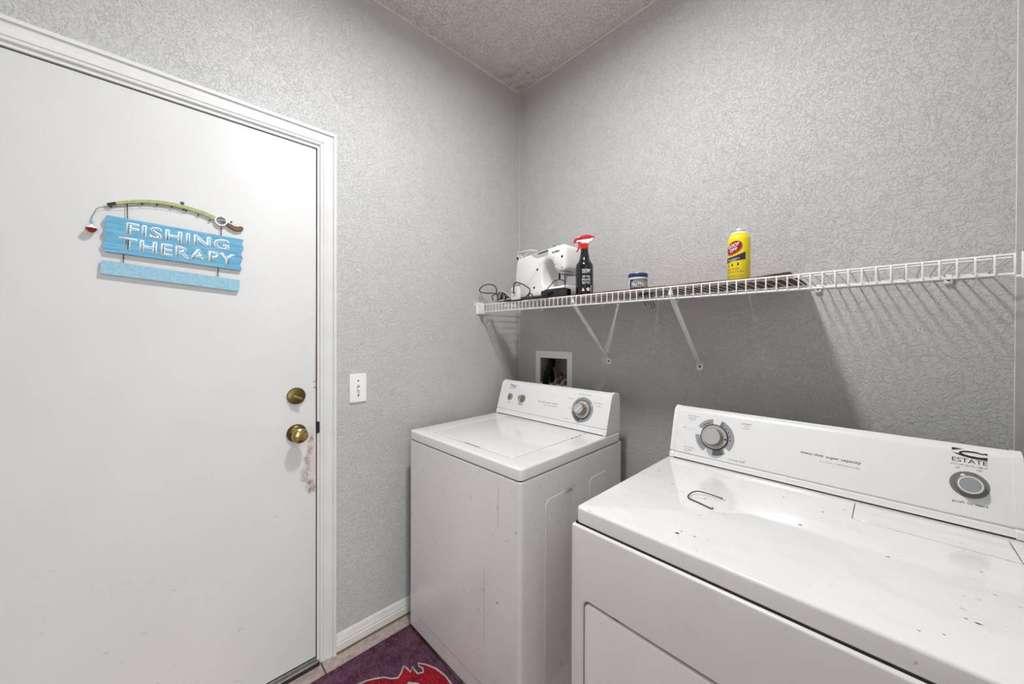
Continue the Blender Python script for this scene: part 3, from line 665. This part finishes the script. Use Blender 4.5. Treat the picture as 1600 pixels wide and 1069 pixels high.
for i, (a, b, c, r) in enumerate(((0, 0, 1, .0052), (.004, .010, .85, .0045), (-.004, .020, .7, .005), (.006, .030, .55, .0045))):
    P = [(-.058*c+a, b, .006), (-.040*c+a, b, .030*c), (-.018*c, b-.004, .052*c), (.012*c, b, .046*c), (.040*c, b+.003, .026*c), (.064*c, b, .014), (.030, b-.008, .007), (-.010, b-.010, .006), (-.058*c+a, b, .006)]
    tube_o('cable_fold', P, r, M['bag'] if i % 2 == 0 else M['black'], cb, seg=8, k=5)
tube_o('cable_tie', [(-.02, -.018, .004), (-.024, -.018, .040), (-.016, .01, .056), (-.010, .036, .040), (-.012, .036, .006)], .0022, M['screw'], cb, seg=6, k=4)

# ------------------------------------------------------------------ spray bottle
sb = empty('spray_bottle', (-.922, 1.300, IZ), label='black spray bottle with red and white trigger head, right of sewing machine', cat='bottle')
bt = lathe_o('bottle_body', [(0, 0), (.030, 0), (.0355, .003), (.0375, .010), (.0375, .122), (.036, .132), (.030, .142), (.0245, .150), (.0205, .166), (.0165, .188), (.0150, .196), (.0150, .205), (0, .205)], M['black_gloss'], sb, seg=36)
lathe_o('neck_collar', [(0, .200), (.0162, .200), (.0166, .203), (.0162, .222), (.013, .225), (0, .225)], M['red'], sb, seg=24)
va = math.radians(-47)     # nozzle direction, pointing left along the shelf
def hp(a, c, b=0): return (a, b, c)
HR = Matrix.Rotation(math.radians(40), 4, 'Z')
def head(nm, pts, hw, m, bev):
    bm = bmesh.new(); prism(bm, pts, -hw, hw, mp=lambda a, b, c: (a, c, b)); bm.transform(HR); return bmo(nm, bm, m, sb, bev=bev, seg=3)
head('trigger_housing', [(-.040, .236), (.024, .244), (.040, .252), (.030, .232), (.016, .226), (.013, .220), (-.010, .220), (-.014, .230), (-.034, .230)], .009, M['white'], .003)
head('head_cap', [(-.046, .226), (-.047, .238), (-.038, .248), (-.018, .257), (.010, .262), (.030, .258), (.044, .250), (.036, .248), (.0, .246), (-.030, .241), (-.038, .232), (-.040, .226)], .0105, M['red'], .003)
head('trigger', [(-.030, .236), (-.018, .236), (-.016, .220), (-.020, .205), (-.030, .190), (-.037, .188), (-.030, .200), (-.026, .216)], .006, M['red'], .002)
def cyl(r, cx_, z_, facing):   # wraps flat marks round a vertical cylinder; facing = angle towards the camera
    return lambda a, b, c: ((r+c)*math.cos(facing+a/r), (r+c)*math.sin(facing+a/r), z_+b)
fb = math.atan2(-1.300, .922)+math.radians(6)
for s, z_, w_, h_ in (('EBONY', .100, .036, .017), ('DIY PRO', .076, .034, .009), ('SPRAYER', .063, .040, .010), ('BOTTLE', .050, .034, .010)):
    text('label_print', s, cyl(.0376, 0, z_, fb+.12), M['grey_print'] if 0 else M['white'], bt, w=w_, h=h_, off=.01, ext=.0003)
flat('label_mark', [[(-.020, .016), (-.008, .016), (-.014, .030)]], cyl(.0376, 0, 0, fb+.12), M['white'], bt, .0003)
flat('label_mark', [arc(.008, .023, 0, .0075, 0, 340, 14)], cyl(.0376, 0, 0, fb+.12), M['white'], bt, .0003)
flat('label_mark', [[(.021, .010), (.0235, .010), (.0235, .040), (.021, .040)]], cyl(.0376, 0, 0, fb+.12), M['white'], bt, .0003)

# ------------------------------------------------------------------ blue jar
jr = empty('cosmetic_jar', (-.676, 1.302, IZ), label='small jar with navy screw lid and dark label, between bottle and yellow can', cat='jar')
jb = lathe_o('jar_body', [(0, 0), (.030, 0), (.0335, .003), (.0345, .008), (.0345, .040), (.033, .044), (0, .044)], M['white'], jr, seg=36)
lathe_o('lid', [(0, .046), (.0350, .046), (.0358, .048), (.0358, .060), (.034, .063), (.030, .0635), (0, .0635)], M['navy'], jr, seg=36)
lathe_o('lid_band', [(0, .0435), (.0355, .0435), (.0355, .0472), (0, .0472)], M['white'], jr, seg=36)
lathe_o('lid_rim', [(0, .0632), (.0335, .0632), (.0325, .0650), (0, .0652)], M['ring_grey'], jr, seg=36)
fj = math.atan2(-1.302, .676)
flat('label', [[(-.040+.08*i/24, .002) for i in range(25)]+[(.040-.08*i/24, .040) for i in range(25)]], cyl(.03452, 0, 0, fj+.15), M['navy_label'], jb, .0003)
for zz, w_, a in ((.034, .018, 0), (.0285, .040, 0), (.0225, .040, .002), (.018, .030, .004)):
    for q in range(int(w_/.0035)):
        a0 = -w_/2+q*.0035+a; h_ = .0036 if zz == .034 else .0018
        flat('print_mark', [[(a0, zz), (a0+.0022, zz+.0003), (a0+.0024, zz+h_), (a0+.0004, zz+h_)]], cyl(.0348, 0, 0, fj), M['ring_grey'], jb, .0002) if q % 4 != 3 else None

# ------------------------------------------------------------------ yellow can
yc = empty('spray_can', (-.342, 1.318, IZ), label='yellow cleaner can with red oval logo on the right shelf board', cat='can')
RC = .0315
yb = lathe_o('can_body', [(0, 0), (RC-.001, 0), (RC, .003), (RC, .130), (RC-.001, .137), (RC-.005, .145), (.0225, .150), (.0215, .152), (0, .152)], M['yellow'], yc, seg=40)
lathe_o('shoulder_cap', [(0, .150), (.0222, .150), (.0205, .155), (.0165, .158), (0, .158)], M['white'], yc, seg=28)
lathe_o('neck_ring', [(0, .1575), (.0162, .1575), (.0165, .1592), (.0155, .1605), (0, .1605)], M['steel_dark'], yc, seg=28)
lathe_o('nozzle', [(0, .1600), (.0140, .1600), (.0130, .1630), (.0065, .165), (.006, .170), (0, .1705)], M['plastic_white'], yc, seg=24)
fc = math.atan2(-1.318, .342)
CC = lambda a0: cyl(RC+.0001, 0, 0, fc+a0)
OFF = -.50
def wavepoly(P): # subdivide so it bends round the can
    out = []
    for (a, b), (c, d) in zip(P, P[1:]+P[:1]):
        k = max(1, int(abs(c-a)/.003)); out += [(a+(c-a)*i/k, b+(d-b)*i/k) for i in range(k)]
    return out
def cells(x0, x1, fn, nm, m, h0, h1, mp, n=20):
    bm = bmesh.new(); G_ = []
    for i in range(n+1):
        x = x0+(x1-x0)*i/n; lo, hi = fn(x); G_.append([bm.verts.new(mp(x, lo, h1)), bm.verts.new(mp(x, hi, h1)), bm.verts.new(mp(x, hi, h0)), bm.verts.new(mp(x, lo, h0))])
    for A, B in zip(G_, G_[1:]):
        for k in range(4): bm.faces.new((A[k], A[(k+1) % 4], B[(k+1) % 4], B[k]))
    bm.faces.new(G_[0]); bm.faces.new(G_[-1]); return bmo(nm, bm, m, yb, smooth=False)
def oval(cx_, cz_, rx, rz, tilt): return lambda x: (cz_+tilt*(x-cx_)-rz*math.sqrt(max(.0001, 1-((x-cx_)/rx)**2)), cz_+tilt*(x-cx_)+rz*math.sqrt(max(.0001, 1-((x-cx_)/rx)**2)))
cells(-.0265, .0265, oval(0, .103, .0265, .0215, .25), 'logo_border', M['orange'], 0, .0002, CC(OFF))
cells(-.0240, .0240, oval(0, .1045, .0240, .0185, .25), 'logo_oval', M['red_dark'], .0002, .0004, CC(OFF))
cells(-.030, .0345, lambda x: (.060+.10*(x+.03), .074+.10*(x+.03)+max(0, x)**1.3*.75), 'dark_banner', M['navy_label'], 0, .0003, CC(OFF))
cells(-.030, .0345, lambda x: (.0585+.10*(x+.03), .060+.10*(x+.03)), 'banner_edge', M['orange'], 0, .0003, CC(OFF))
rotm = lambda cx_, cz_, t: (lambda a, b, c: CC(OFF)(cx_+a*math.cos(t)-b*math.sin(t), cz_+a*math.sin(t)+b*math.cos(t), .0004+c))
text('lettering', 'GOOF', rotm(0, .1115, .24), M['white'], yb, w=.036, h=.0115, off=.03, ext=.0002, shear=.2)
text('lettering', 'OFF', rotm(.001, .0975, .24), M['white'], yb, w=.025, h=.0105, off=.03, ext=.0002, shear=.2)
text('small_lettering', 'PRO STRENGTH', rotm(0, .0685, .10), M['white'], yb, w=.036, h=.0042, off=.01, ext=.0002)
text('small_lettering', 'REMOVER', rotm(0, .0630, .10), M['white'], yb, w=.018, h=.0035, off=.01, ext=.0002)
for a, b in ((-.018, .046), (-.002, .047), (.014, .048)):
    flat('pictogram', [[(a-.003, b), (a+.003, b), (a+.001, b+.004), (a+.0025, b+.008), (a-.002, b+.008)]], CC(OFF), M['dark_print'], yb, .0002)
text('red_lettering', 'GREAT ON GUM', rotm(-.002, .0385, .02), M['red'], yb, w=.038, h=.0038, ext=.0002)
for i, zz in enumerate((.032, .027, .018, .0135, .009)):
    for q in range(9):
        a0 = -.026+q*.0062; flat('print_mark', [[(a0, zz), (a0+.0045, zz), (a0+.0045, zz+.0014), (a0, zz+.0014)]], CC(OFF), M['dark_print'] if i % 2 else M['grey_print'], yb, .0002)

# prongs hanging below the shelf
pg = empty('hanging_clip', (-.640, 1.30, SZ-.004), label='small dark wire prongs hanging under the shelf below the blue jar', cat='clip')
tube_o('clip_bar', [(-.030, 0, -.004), (.024, 0, -.004)], .003, M['black'], pg, seg=6)
for i, (x, dz) in enumerate(((-.020, .050), (-.010, .042), (.004, .060), (.014, .056))): tube_o('prong', [(x, 0, -.004), (x+.006, .004, -.03), (x+.014, .012, -dz)], .0014, M['steel_dark'], pg, seg=6)
lathe_o('clip_bead', [(0, -.003), (.0028, 0), (0, .003)], M['wire_white'], pg, c=(-.004, 0, -.052), seg=10)

# ------------------------------------------------------------------ washer
WA = empty('washing_machine', (-.7946, .7881, 0), .0351, 'white top loading washing machine in the far corner by the door wall', 'washing machine')
ww = .6726; ZT = .8817; WD = .650
slab('cabinet', (-ww, 0, 0, WD), .014, .028, .8395, .005, M['washer_body'], WA, seg=6)
boxes('kick_seam', [(-ww+.016, -.016, -.0006, .001, .0895, .0907)], M['grey_print'], WA)
LID = (-.574, -.088, .054, .508)
tp = slab('top_panel', (-ww, 0, 0, WD-.014), .016, .8445, ZT, .0065, M['washer_top'], WA, hole=LID, hrad=.016, her=.001, seg=6)
boxes('shadow_gap', [(-ww+.006, -.006, .006, WD-.02, .8390, .8450)], M['enamel_dark'], WA, smooth=False)
slab('lid_well', (-.60, -.06, .03, .52), .01, .8455, .862, 0, M['enamel_dark'], WA)
ld = slab('lid', (LID[0]+.0012, LID[1]-.0045, LID[2]+.0048, LID[3]-.001), .0130, .864, ZT-.0002, .0018, M['washer_top'], WA, seg=6)
boxes('finger_notch', [(-.352, -.268, .0520, .0600, ZT-.004, ZT+.0006)], M['ring_dark'], ld, bev=.001)
for y in (.395, .425, .452): boxes('hinge_pin', [(-.0905, -.0865, y, y+.012, ZT-.002, ZT+.0008)], M['screw'], ld)
for x, z0_, z1_, w_ in ((-.102, .66, .80, .0010), (-.245, .71, .725, .0008), (-.17, .24, .50, .0005)):
    boxes('scratch', [(x, x+w_, -.0005, .0005, z0_, z1_)], M['grey_print'], WA)
for x in (-ww+.03, -.03):
    for y in (.03, WD-.03): lathe_o('foot', [(0, 0), (.016, 0), (.017, .006), (.012, .012), (.006, .014), (.006, .028), (0, .028)], M['plastic_white'], WA, c=(x, y, .0005), seg=14)
for y0, y1 in ((.122, .266), (.392, .526)):
    slab('embossed_panel', (y0, y1, .12, .746), .022, -.0005, .0014, .0012, M['washer_body'], WA, mp=lambda a, b, c: (c, a, b))

def console(root, x0, x1, yb_, zb, dy, dz, yback, groove, cap, matl, seam):
    t = Vector((dy, dz)).normalized(); L = math.hypot(dy, dz); nn = Vector((-t.y, t.x))
    def p(s, o): v = Vector((yb_, zb))+t*s+nn*o; return (v.x, v.y)
    base = [(yb_, zb+.0035), p(.006, 0), p(groove-.003, 0), p(groove-.0015, -.0035), p(groove+.0025, -.0035), p(groove+.0045, 0), p(L*.90, 0), p(L*.93, -.0008), p(L*.965, -.0035), p(L*.992, -.0105)]
    top = base[-1]; base += [(top[0]+.010, top[1]+.0035), (yback-.012, top[1]-.002), (yback-.003, top[1]-.008), (yback, top[1]-.020), (yback, zb+.0035)]
    bm = bmesh.new(); prism(bm, base, x0+cap, x1-cap, mp=lambda a, b, c: (c, a, b)); c_ = bmo('console', bm, matl, root, angle=28)
    n = len(base); cm = [sum(q[i] for q in base)/n for i in (0, 1)]
    for a0, a1 in ((x0, x0+cap), (x1-cap, x1)):
        pr = [(yb_-.001, zb+.0005), p(.006, .0015), p(groove-.003, .0015), p(groove-.0015, -.002), p(groove+.0025, -.002), p(groove+.0045, .0015), p(L*.90, .0015), p(L*.95, -.001), p(L*.99, -.0085), (top[0]+.010, top[1]+.0052), (yback-.012, top[1]), (yback-.002, top[1]-.007), (yback+.001, top[1]-.020), (yback+.001, zb+.0005)]
        bm = bmesh.new(); prism(bm, pr, a0, a1, mp=lambda a, b, c: (c, a, b)); bmo('console_end_cap', bm, matl, c_, angle=28, bev=.0016, seg=2)
    boxes('console_gap', [(x0+cap, x1-cap, yb_+.006, yback-.004, ZT-.0005, zb+.006)], M['enamel_dark'], c_, smooth=False)
    def face(x, s): # map flat (a,b,c) onto the sloping face
        return lambda a, b, c: (x+a, yb_+t.x*(s+b)+nn.x*c, zb+t.y*(s+b)+nn.y*c)
    return c_, face
wc, wf = console(WA, -ww+.004, -.002, .515, ZT+.001, .055, .173, .634, .025, .014, M['plastic_white'], 0)
wz = lambda x, s, d=0: (lambda a, b, c: wf(x, s)(a, b, c+d))
def lath(nm, prof, m, par, mp, seg=28): return lathe_o(nm, prof, m, par, mp=mp, seg=seg)
# left indicator, small dial, large timer
d1 = lath('water_level_dial', [(0, 0), (.0185, 0), (.0180, .002), (0, .002)], M['ring_grey'], wc, wz(-.588, .097))
flat('dial_pointer', [[(-.004, -.010), (.004, -.010), (.007, 0), (0, .014), (-.007, 0)]], wz(-.588, .097, .002), M['ring_dark'], d1, .010)
d2 = lath('temperature_dial', [(0, 0), (.0200, 0), (.0190, .002), (0, .002)], M['ring_grey'], wc, wz(-.499, .097))
lath('knob', [(0, 0), (.0155, 0), (.0150, .016), (.0135, .019), (0, .019)], M['knob_side'], d2, wz(-.499, .097, .002))
flat('knob_marker', [[(-.0015, -.012), (.0015, -.012), (.0015, .012), (-.0015, .012)]], wz(-.499, .097, .021), M['white'], d2, .001)
d3 = lath('timer_ring', [(0, 0), (.0555, 0), (.0550, .0008), (0, .0008)], M['ring_grey'], wc, wz(-.136, .093), 40)
flat('ring_sector', [arc(0, 0, .042, .0555, 198, 268)], wz(-.136, .093, .0008), M['ring_dark'], d3, .0004)
flat('ring_gap', [[(-.0018, -.057), (.0018, -.057), (.0018, -.040), (-.0018, -.040)], [(.040, .020), (.054, .028), (.052, .031), (.038, .024)]], wz(-.136, .093, .0008), M['plastic_white'], d3, .0007)
d4 = lath('knob_skirt', [(0, 0), (.0425, 0), (.0430, .003), (.0405, .0045), (.039, .0035), (0, .0035)], M['dark_print'], d3, wz(-.136, .093, .001), 36)
lath('skirt_face', [(0, 0), (.0392, 0), (.0385, .0010), (0, .0010)], M['knob_top'], d3, wz(-.136, .093, .0046), 36)
lath('timer_knob', [(0, 0), (.0265, 0), (.0250, .026), (.0235, .029), (0, .029)], M['knob_side'], d3, wz(-.136, .093, .005))
lath('timer_knob_cap', [(0, 0), (.0225, 0), (.0215, .001), (0, .001)], M['knob_top'], d3, wz(-.136, .093, .034))
flat('knob_marker', [[(-.014, -.016), (-.012, -.018), (.015, .015), (.013, .017)], [(.024, .024), (.027, .021), (.034, .027), (.031, .030)]], wz(-.136, .093, .035), M['white'], d3, .0008)
def logo(mpf, par, wd, hh):
    X = lambda u: (u-.5)*wd; Z = lambda v: (v-.5)*hh
    def band(t0, t1, cx_, cz_, rx0, rz0, rx1, rz1, sx=0, sz=0):
        o_ = [(X(cx_+rx1*math.cos(math.radians(t))), Z(cz_+rz1*math.sin(math.radians(t)))) for t in range(t0, t1+1, 8)]
        i_ = [(X(cx_+sx+rx0*math.cos(math.radians(t))), Z(cz_+sz+rz0*math.sin(math.radians(t)))) for t in range(t1, t0-1, -8)]
        return o_+i_
    flat('logo_emblem', [[(X(0), Z(1)), (X(.36), Z(.97)), (X(.14), Z(.84)), (X(0), Z(.70))],
                         [(X(1), Z(.80)), (X(.84), Z(.70)), (X(.94), Z(.63)), (X(1), Z(.56))],
                         band(20, 172, .56, .50, .32, .19, .36, .33, .03, -.02),
                         [(X(0), Z(.50)), (X(.10), Z(.34)), (X(.30), Z(.15)), (X(.58), Z(.02)), (X(1), Z(0)), (X(1), Z(.34)), (X(.76), Z(.26)), (X(.50), Z(.30)), (X(.34), Z(.40)), (X(.25), Z(.56)), (X(.20), Z(.50)), (X(.21), Z(.40)), (X(.12), Z(.42))]], mpf, M['dark_print'], par, .0003)
logo(wz(-.583, .157), wc, .046, .012); text('logo_lettering', 'ESTATE', wz(-.583, .144), M['grey_print'], wc, w=.046, h=.008, ext=.0003)
text('lettering', 'heavy duty super capacity', wz(-.335, .0975), M['grey_print'], wc, w=.124, h=.010, ext=.0003)
text('lettering', '2 SPEED/5 CYCLE WASHER', wz(-.318, .0845), M['grey_print'], wc, w=.086, h=.0035, ext=.0003)
for s_, x, s, w_ in (('heavy', -.205, .134, .026), ('permanent press', -.136, .160, .062), ('knits delicate', -.062, .132, .044), ('soak', -.055, .120, .018), ('normal', -.212, .042, .030), ('water temp', -.500, .063, .030), ('load size', -.588, .066, .026), ('off', -.204, .090, .012)):
    text('small_lettering', s_, wz(x, s), M['grey_print'], wc, w=w_, h=.0052, ext=.0003)

# ------------------------------------------------------------------ dryer
DR = empty('clothes_dryer', (-.535, .7231, 0), .0099, 'white clothes dryer in the right foreground with scuffed top and bent wire', 'dryer')
DW = .735
DOOR = (.026, .700, .16, .668)
mz = lambda a, b, c: (a, c, b)
slab('front_panel', (-.008, DW-.002, .028, .8395), .006, .016, -.008, .005, M['dryer_body'], DR, hole=DOOR, hrad=.020, her=.0035, mp=mz, seg=6)
boxes('cabinet', [(-.006, -.004+.002, .014, .655, .028, .838), (DW-.006, DW-.004, .014, .655, .028, .838), (-.006, DW-.004, .653, .655, .028, .838), (-.006, DW-.004, .014, .655, .028, .030), (-.006, DW-.004, .0155, .018, .03, .838), (-.006, DW-.004, .014, .655, .836, .838)], M['dryer_body'], DR, smooth=False)
boxes('shadow_gap', [(.000, DW-.008, .000, .65, .8375, .8455)], M['enamel_dark'], DR, smooth=False)
dd = slab('door', (DOOR[0]+.0045, DOOR[1]-.0045, DOOR[2]+.0045, DOOR[3]-.0045), .016, .014, -.0075, .0035, M['dryer_body'], DR, mp=mz, seg=6)
boxes('door_catch', [(.106, .118, -.004, .004, .6655, .6700)], M['enamel_dark'], dd, bev=.001)
for k, (a, b) in enumerate(((.085, .398), (.093, .394), (.100, .391), (.106, .385))): boxes('paint_chip', [(a, a+.004, -.0080, -.0076, b, b+.002)], M['screw'], dd)
LN = (.4745, .706, .408, .520)
slab('top_panel', (.000, DW-.003, .000, .640), .012, .8445, ZT, .0065, M['dryer_top'], DR, hole=LN, hrad=.002, her=.0005, seg=6)
slab('screen_well', (LN[0]-.01, LN[1]+.01, LN[2]-.01, LN[3]+.01), .002, .8455, .862, 0, M['enamel_dark'], DR)
lc = bmesh.new(); prism(lc, [(LN[0]+.0012, LN[2]+.0038), (LN[1]-.0010, LN[2]+.0038), (LN[1]-.0028, LN[3]-.001), (LN[0]+.0012, LN[3]-.001)], .866, ZT-.0003)
bmo('lint_screen_cover', lc, M['dryer_top'], DR, bev=.0006)
for x in (.03, DW-.03):
    for y in (.03, .62): lathe_o('foot', [(0, 0), (.016, 0), (.017, .006), (.012, .012), (.006, .014), (.006, .028), (0, .028)], M['plastic_white'], DR, c=(x, y, .0005), seg=14)
dc, df = console(DR, .006, DW-.004, .533, ZT+.001, .050, .170, .628, .020, .016, M['plastic_white'], 0)
dz_ = lambda x, s, d=0: (lambda a, b, c: df(x, s)(a, b, c+d))
r1 = flat('timer_ring', [arc(0, 0, .040, .0575, 98, 152), arc(0, 0, .040, .0575, -38, 72), arc(0, 0, .040, .0575, 180, 240), arc(0, 0, .040, .0575, 268, 308)], dz_(.141, .092), M['ring_grey'], dc, .0005)
flat('ring_sector', [arc(0, 0, .040, .0575, 241, 266)], dz_(.141, .092), M['plastic_white'], r1, .0006)
flat('ring_sector', [arc(0, 0, .040, .0575, 269, 300), arc(0, 0, .040, .0575, 62, 71, 4)], dz_(.141, .092, .0005), M['ring_dark'], r1, .0004)
for a_ in (58, 44, 27, 10, -5): flat('tick_mark', [arc(0, 0, .044, .047, a_, a_+5, 2)], dz_(.141, .092, .0005), M['dark_print'], r1, .0004)
for a_ in (108, 113, 118, 124, 130, 136, 196, 203, 210, 217, 224): flat('tick_mark', [arc(0, 0, .0455, .0485, a_, a_+3, 2)], dz_(.141, .092, .0005), M['dark_print'], r1, .0004)
lath('knob_skirt', [(0, 0), (.0405, 0), (.0408, .002), (.0395, .0045), (.0375, .0040), (0, .0040)], M['dark_print'], r1, dz_(.141, .092, .0005), 40)
lath('skirt_face', [(0, 0), (.0378, 0), (.0370, .0012), (0, .0012)], M['knob_top'], r1, dz_(.141, .092, .0045), 40)
lath('timer_knob', [(0, 0), (.0285, 0), (.0265, .014), (.0260, .024), (.0250, .026), (0, .026)], M['knob_side'], r1, dz_(.141, .092, .005), 36)
lath('timer_knob_cap', [(0, 0), (.0250, 0), (.0247, .0016), (.0235, .0016), (.0232, .0010), (0, .0010)], M['knob_top'], r1, dz_(.141, .092, .031), 36)
lath('pointer_dot', [(0, 0), (.0032, 0), (.0030, .0006), (0, .0006)], M['black'], r1, dz_(.1745, .0905, .0057), 14)
r2 = lath('start_ring', [(0, 0), (.0285, 0), (.0280, .0008), (0, .0008)], M['ring_dark'], dc, dz_(.657, .092), 40)
lath('start_knob', [(0, 0), (.0215, 0), (.0205, .012), (.0180, .017), (0, .017)], M['knob_side'], r2, dz_(.657, .092, .0008), 36)
lath('start_knob_rim', [(0, 0), (.0180, 0), (.0176, .0012), (.0160, .0012), (.0158, .0004), (0, .0004)], M['white'], r2, dz_(.657, .092, .0178), 36)
lath('start_knob_cap', [(0, 0), (.0158, 0), (.0155, .0006), (0, .0006)], M['ring_grey'], r2, dz_(.657, .092, .0183), 36)
flat('knob_pointer', [[(-.0135, .0155), (-.0060, .0175), (-.0095, .0215), (-.0130, .0205)]], dz_(.657, .092, .014), M['white'], r2, .0045)
for a, b in ((-.012, .0255), (.0095, .0255)): flat('tick_mark', [arc(a, b-.001, 0, .0012, 0, 330, 8)], dz_(.657, .092, .0008), M['dark_print'], r2, .0005)
logo(dz_(.6585, .1600), dc, .050, .0200); text('logo_lettering', 'ESTATE', dz_(.6585, .1440), M['dark_print'], dc, w=.050, h=.0095, off=0, ext=.0003, space=.95)
text('lettering', 'heavy duty', dz_(.387, .0955), M['dark_print'], dc, w=.050, h=.0085, off=.002, ext=.0003, shear=.25)
text('lettering', 'super capacity', dz_(.450, .0942), M['dark_print'], dc, w=.068, h=.0085, off=.004, ext=.0003)
text('lettering', '3 CYCLE 3 TEMPERATURE', dz_(.442, .0810), M['grey_print'], dc, w=.080, h=.0032, ext=.0003)
text('lettering', 'push to start', dz_(.657, .0520), M['dark_print'], dc, w=.050, h=.0062, ext=.0003, shear=.1)
text('lettering', 'end of cycle signal', dz_(.657, .1335), M['grey_print'], dc, w=.052, h=.0050, ext=.0003)
for s_, x, s, w_, h_ in (('off', .641, .1265, .007, .0042), ('on', .672, .1265, .007, .0036), ('more moisture', .072, .1500, .036, .0042), ('drying', .068, .1420, .024, .0058), ('normal', .068, .1355, .016, .0030), ('auto cycle', .066, .1060, .026, .0030), ('auto moisture', .069, .0445, .036, .0040), ('drying', .066, .0360, .024, .0058), ('less', .062, .0300, .014, .003), ('no heat fluff', .208, .0340, .046, .0062), ('timed', .226, .1500, .026, .0058), ('dry', .228, .1420, .014, .0050), ('minutes', .226, .1350, .018, .0030)):
    text('small_lettering', s_, dz_(x, s), M['grey_print'], dc, w=w_, h=h_, ext=.0003)
lath('indicator_dot', [(0, 0), (.0017, 0), (.0015, .0004), (0, .0004)], M['dark_print'], dc, dz_(.046, .1075), 10)
for a, b, r in ((.397, .287, .0042), (.425, .401, .0036), (.345, .430, .0028), (.532, .261, .0030), (.222, .054, .0050), (.226, .068, .0022), (.252, .067, .0030), (.623, .126, .0036), (.612, .128, .0022), (.562, .044, .0018), (.586, .060, .0018)):
    flat('grime_spot', [[(a+r*random.uniform(.7, 1.2)*math.cos(q*PI/3.5), b+.6*r*random.uniform(.6, 1.1)*math.sin(q*PI/3.5)) for q in range(7)]], lambda x, y, c: (x, y, ZT+c-.0001), M['screw'], DR, .0003)
hw_ = Vector
bwz = ZT+.0022
bw_o = empty('bent_wire', (-.535+.20, .7231+.265, ZT), label='short piece of bent steel wire lying on the dryer top', cat='wire')
inv_ = lambda x, y, z: (x-.20, y-.265, z-ZT)
tube_o('wire_rod', [inv_(*p) for p in ((.239, .302, bwz), (.210, .296, bwz+.004), (.184, .289, bwz+.006), (.174, .276, bwz+.005), (.171, .258, bwz+.003), (.175, .243, bwz), (.205, .233, bwz), (.233, .224, bwz), (.238, .227, bwz+.002))], .0015, M['steel_dark'], bw_o, seg=8, k=5)
lathe_o('wire_tip', [(0, 0), (.0028, .001), (.0028, .004), (0, .005)], M['white'], bw_o, c=inv_(.240, .300, ZT), seg=10)

# ------------------------------------------------------------------ rug
RG = empty('door_mat', (-1.10, .51, 0), label='dark plum floor mat with a red silver-edged emblem before the washer', cat='mat')
rx = lambda a, b, c: (a+1.10, b-.51, c)
slab('mat_pile', (-1.479+1.10, -.70+1.10, .25-.51, .7795-.51), .004, .0006, .0075, .002, M['rug'], RG)
EM = [(-1.352, .500), (-1.345, .529), (-1.330, .557), (-1.314, .581), (-1.288, .601), (-1.276, .618), (-1.285, .636), (-1.308, .658), (-1.291, .662), (-1.264, .665), (-1.281, .682), (-1.261, .680), (-1.241, .682), (-1.231, .700), (-1.246, .707), (-1.267, .701), (-1.280, .704), (-1.253, .724), (-1.210, .744), (-1.160, .754), (-1.109, .752), (-1.03, .735), (-.96, .69), (-.93, .60), (-.96, .50), (-1.04, .42), (-1.15, .385), (-1.26, .40), (-1.33, .44)]
em = flat('emblem', [EM], lambda a, b, c: rx(a, b, c+.0070), M['rug_red'], RG, .0012)
tube_o('emblem_outline', [rx(a, b, .0070) for a, b in EM], .0034, M['rug_silver'], RG, seg=8, closed=True)
flat('emblem_stroke', [[(-1.235, .640), (-1.205, .665), (-1.19, .668), (-1.215, .645), (-1.22, .620)]], lambda a, b, c: rx(a, b, c+.0075), M['rug_silver'], RG, .0012)

# ------------------------------------------------------------------ ceiling lamp (above the view)
cl = empty('ceiling_lamp', (LIGHT_AT[0], LIGHT_AT[1], ZC), label='small flush round ceiling lamp above the space between the machines and the door', cat='lamp')
lathe_o('lamp_base', [(0, 0), (.105, 0), (.105, -.03), (.095, -.045), (.080, -.045), (.080, -.035), (0, -.035)], M['plastic_white'], cl, seg=36)
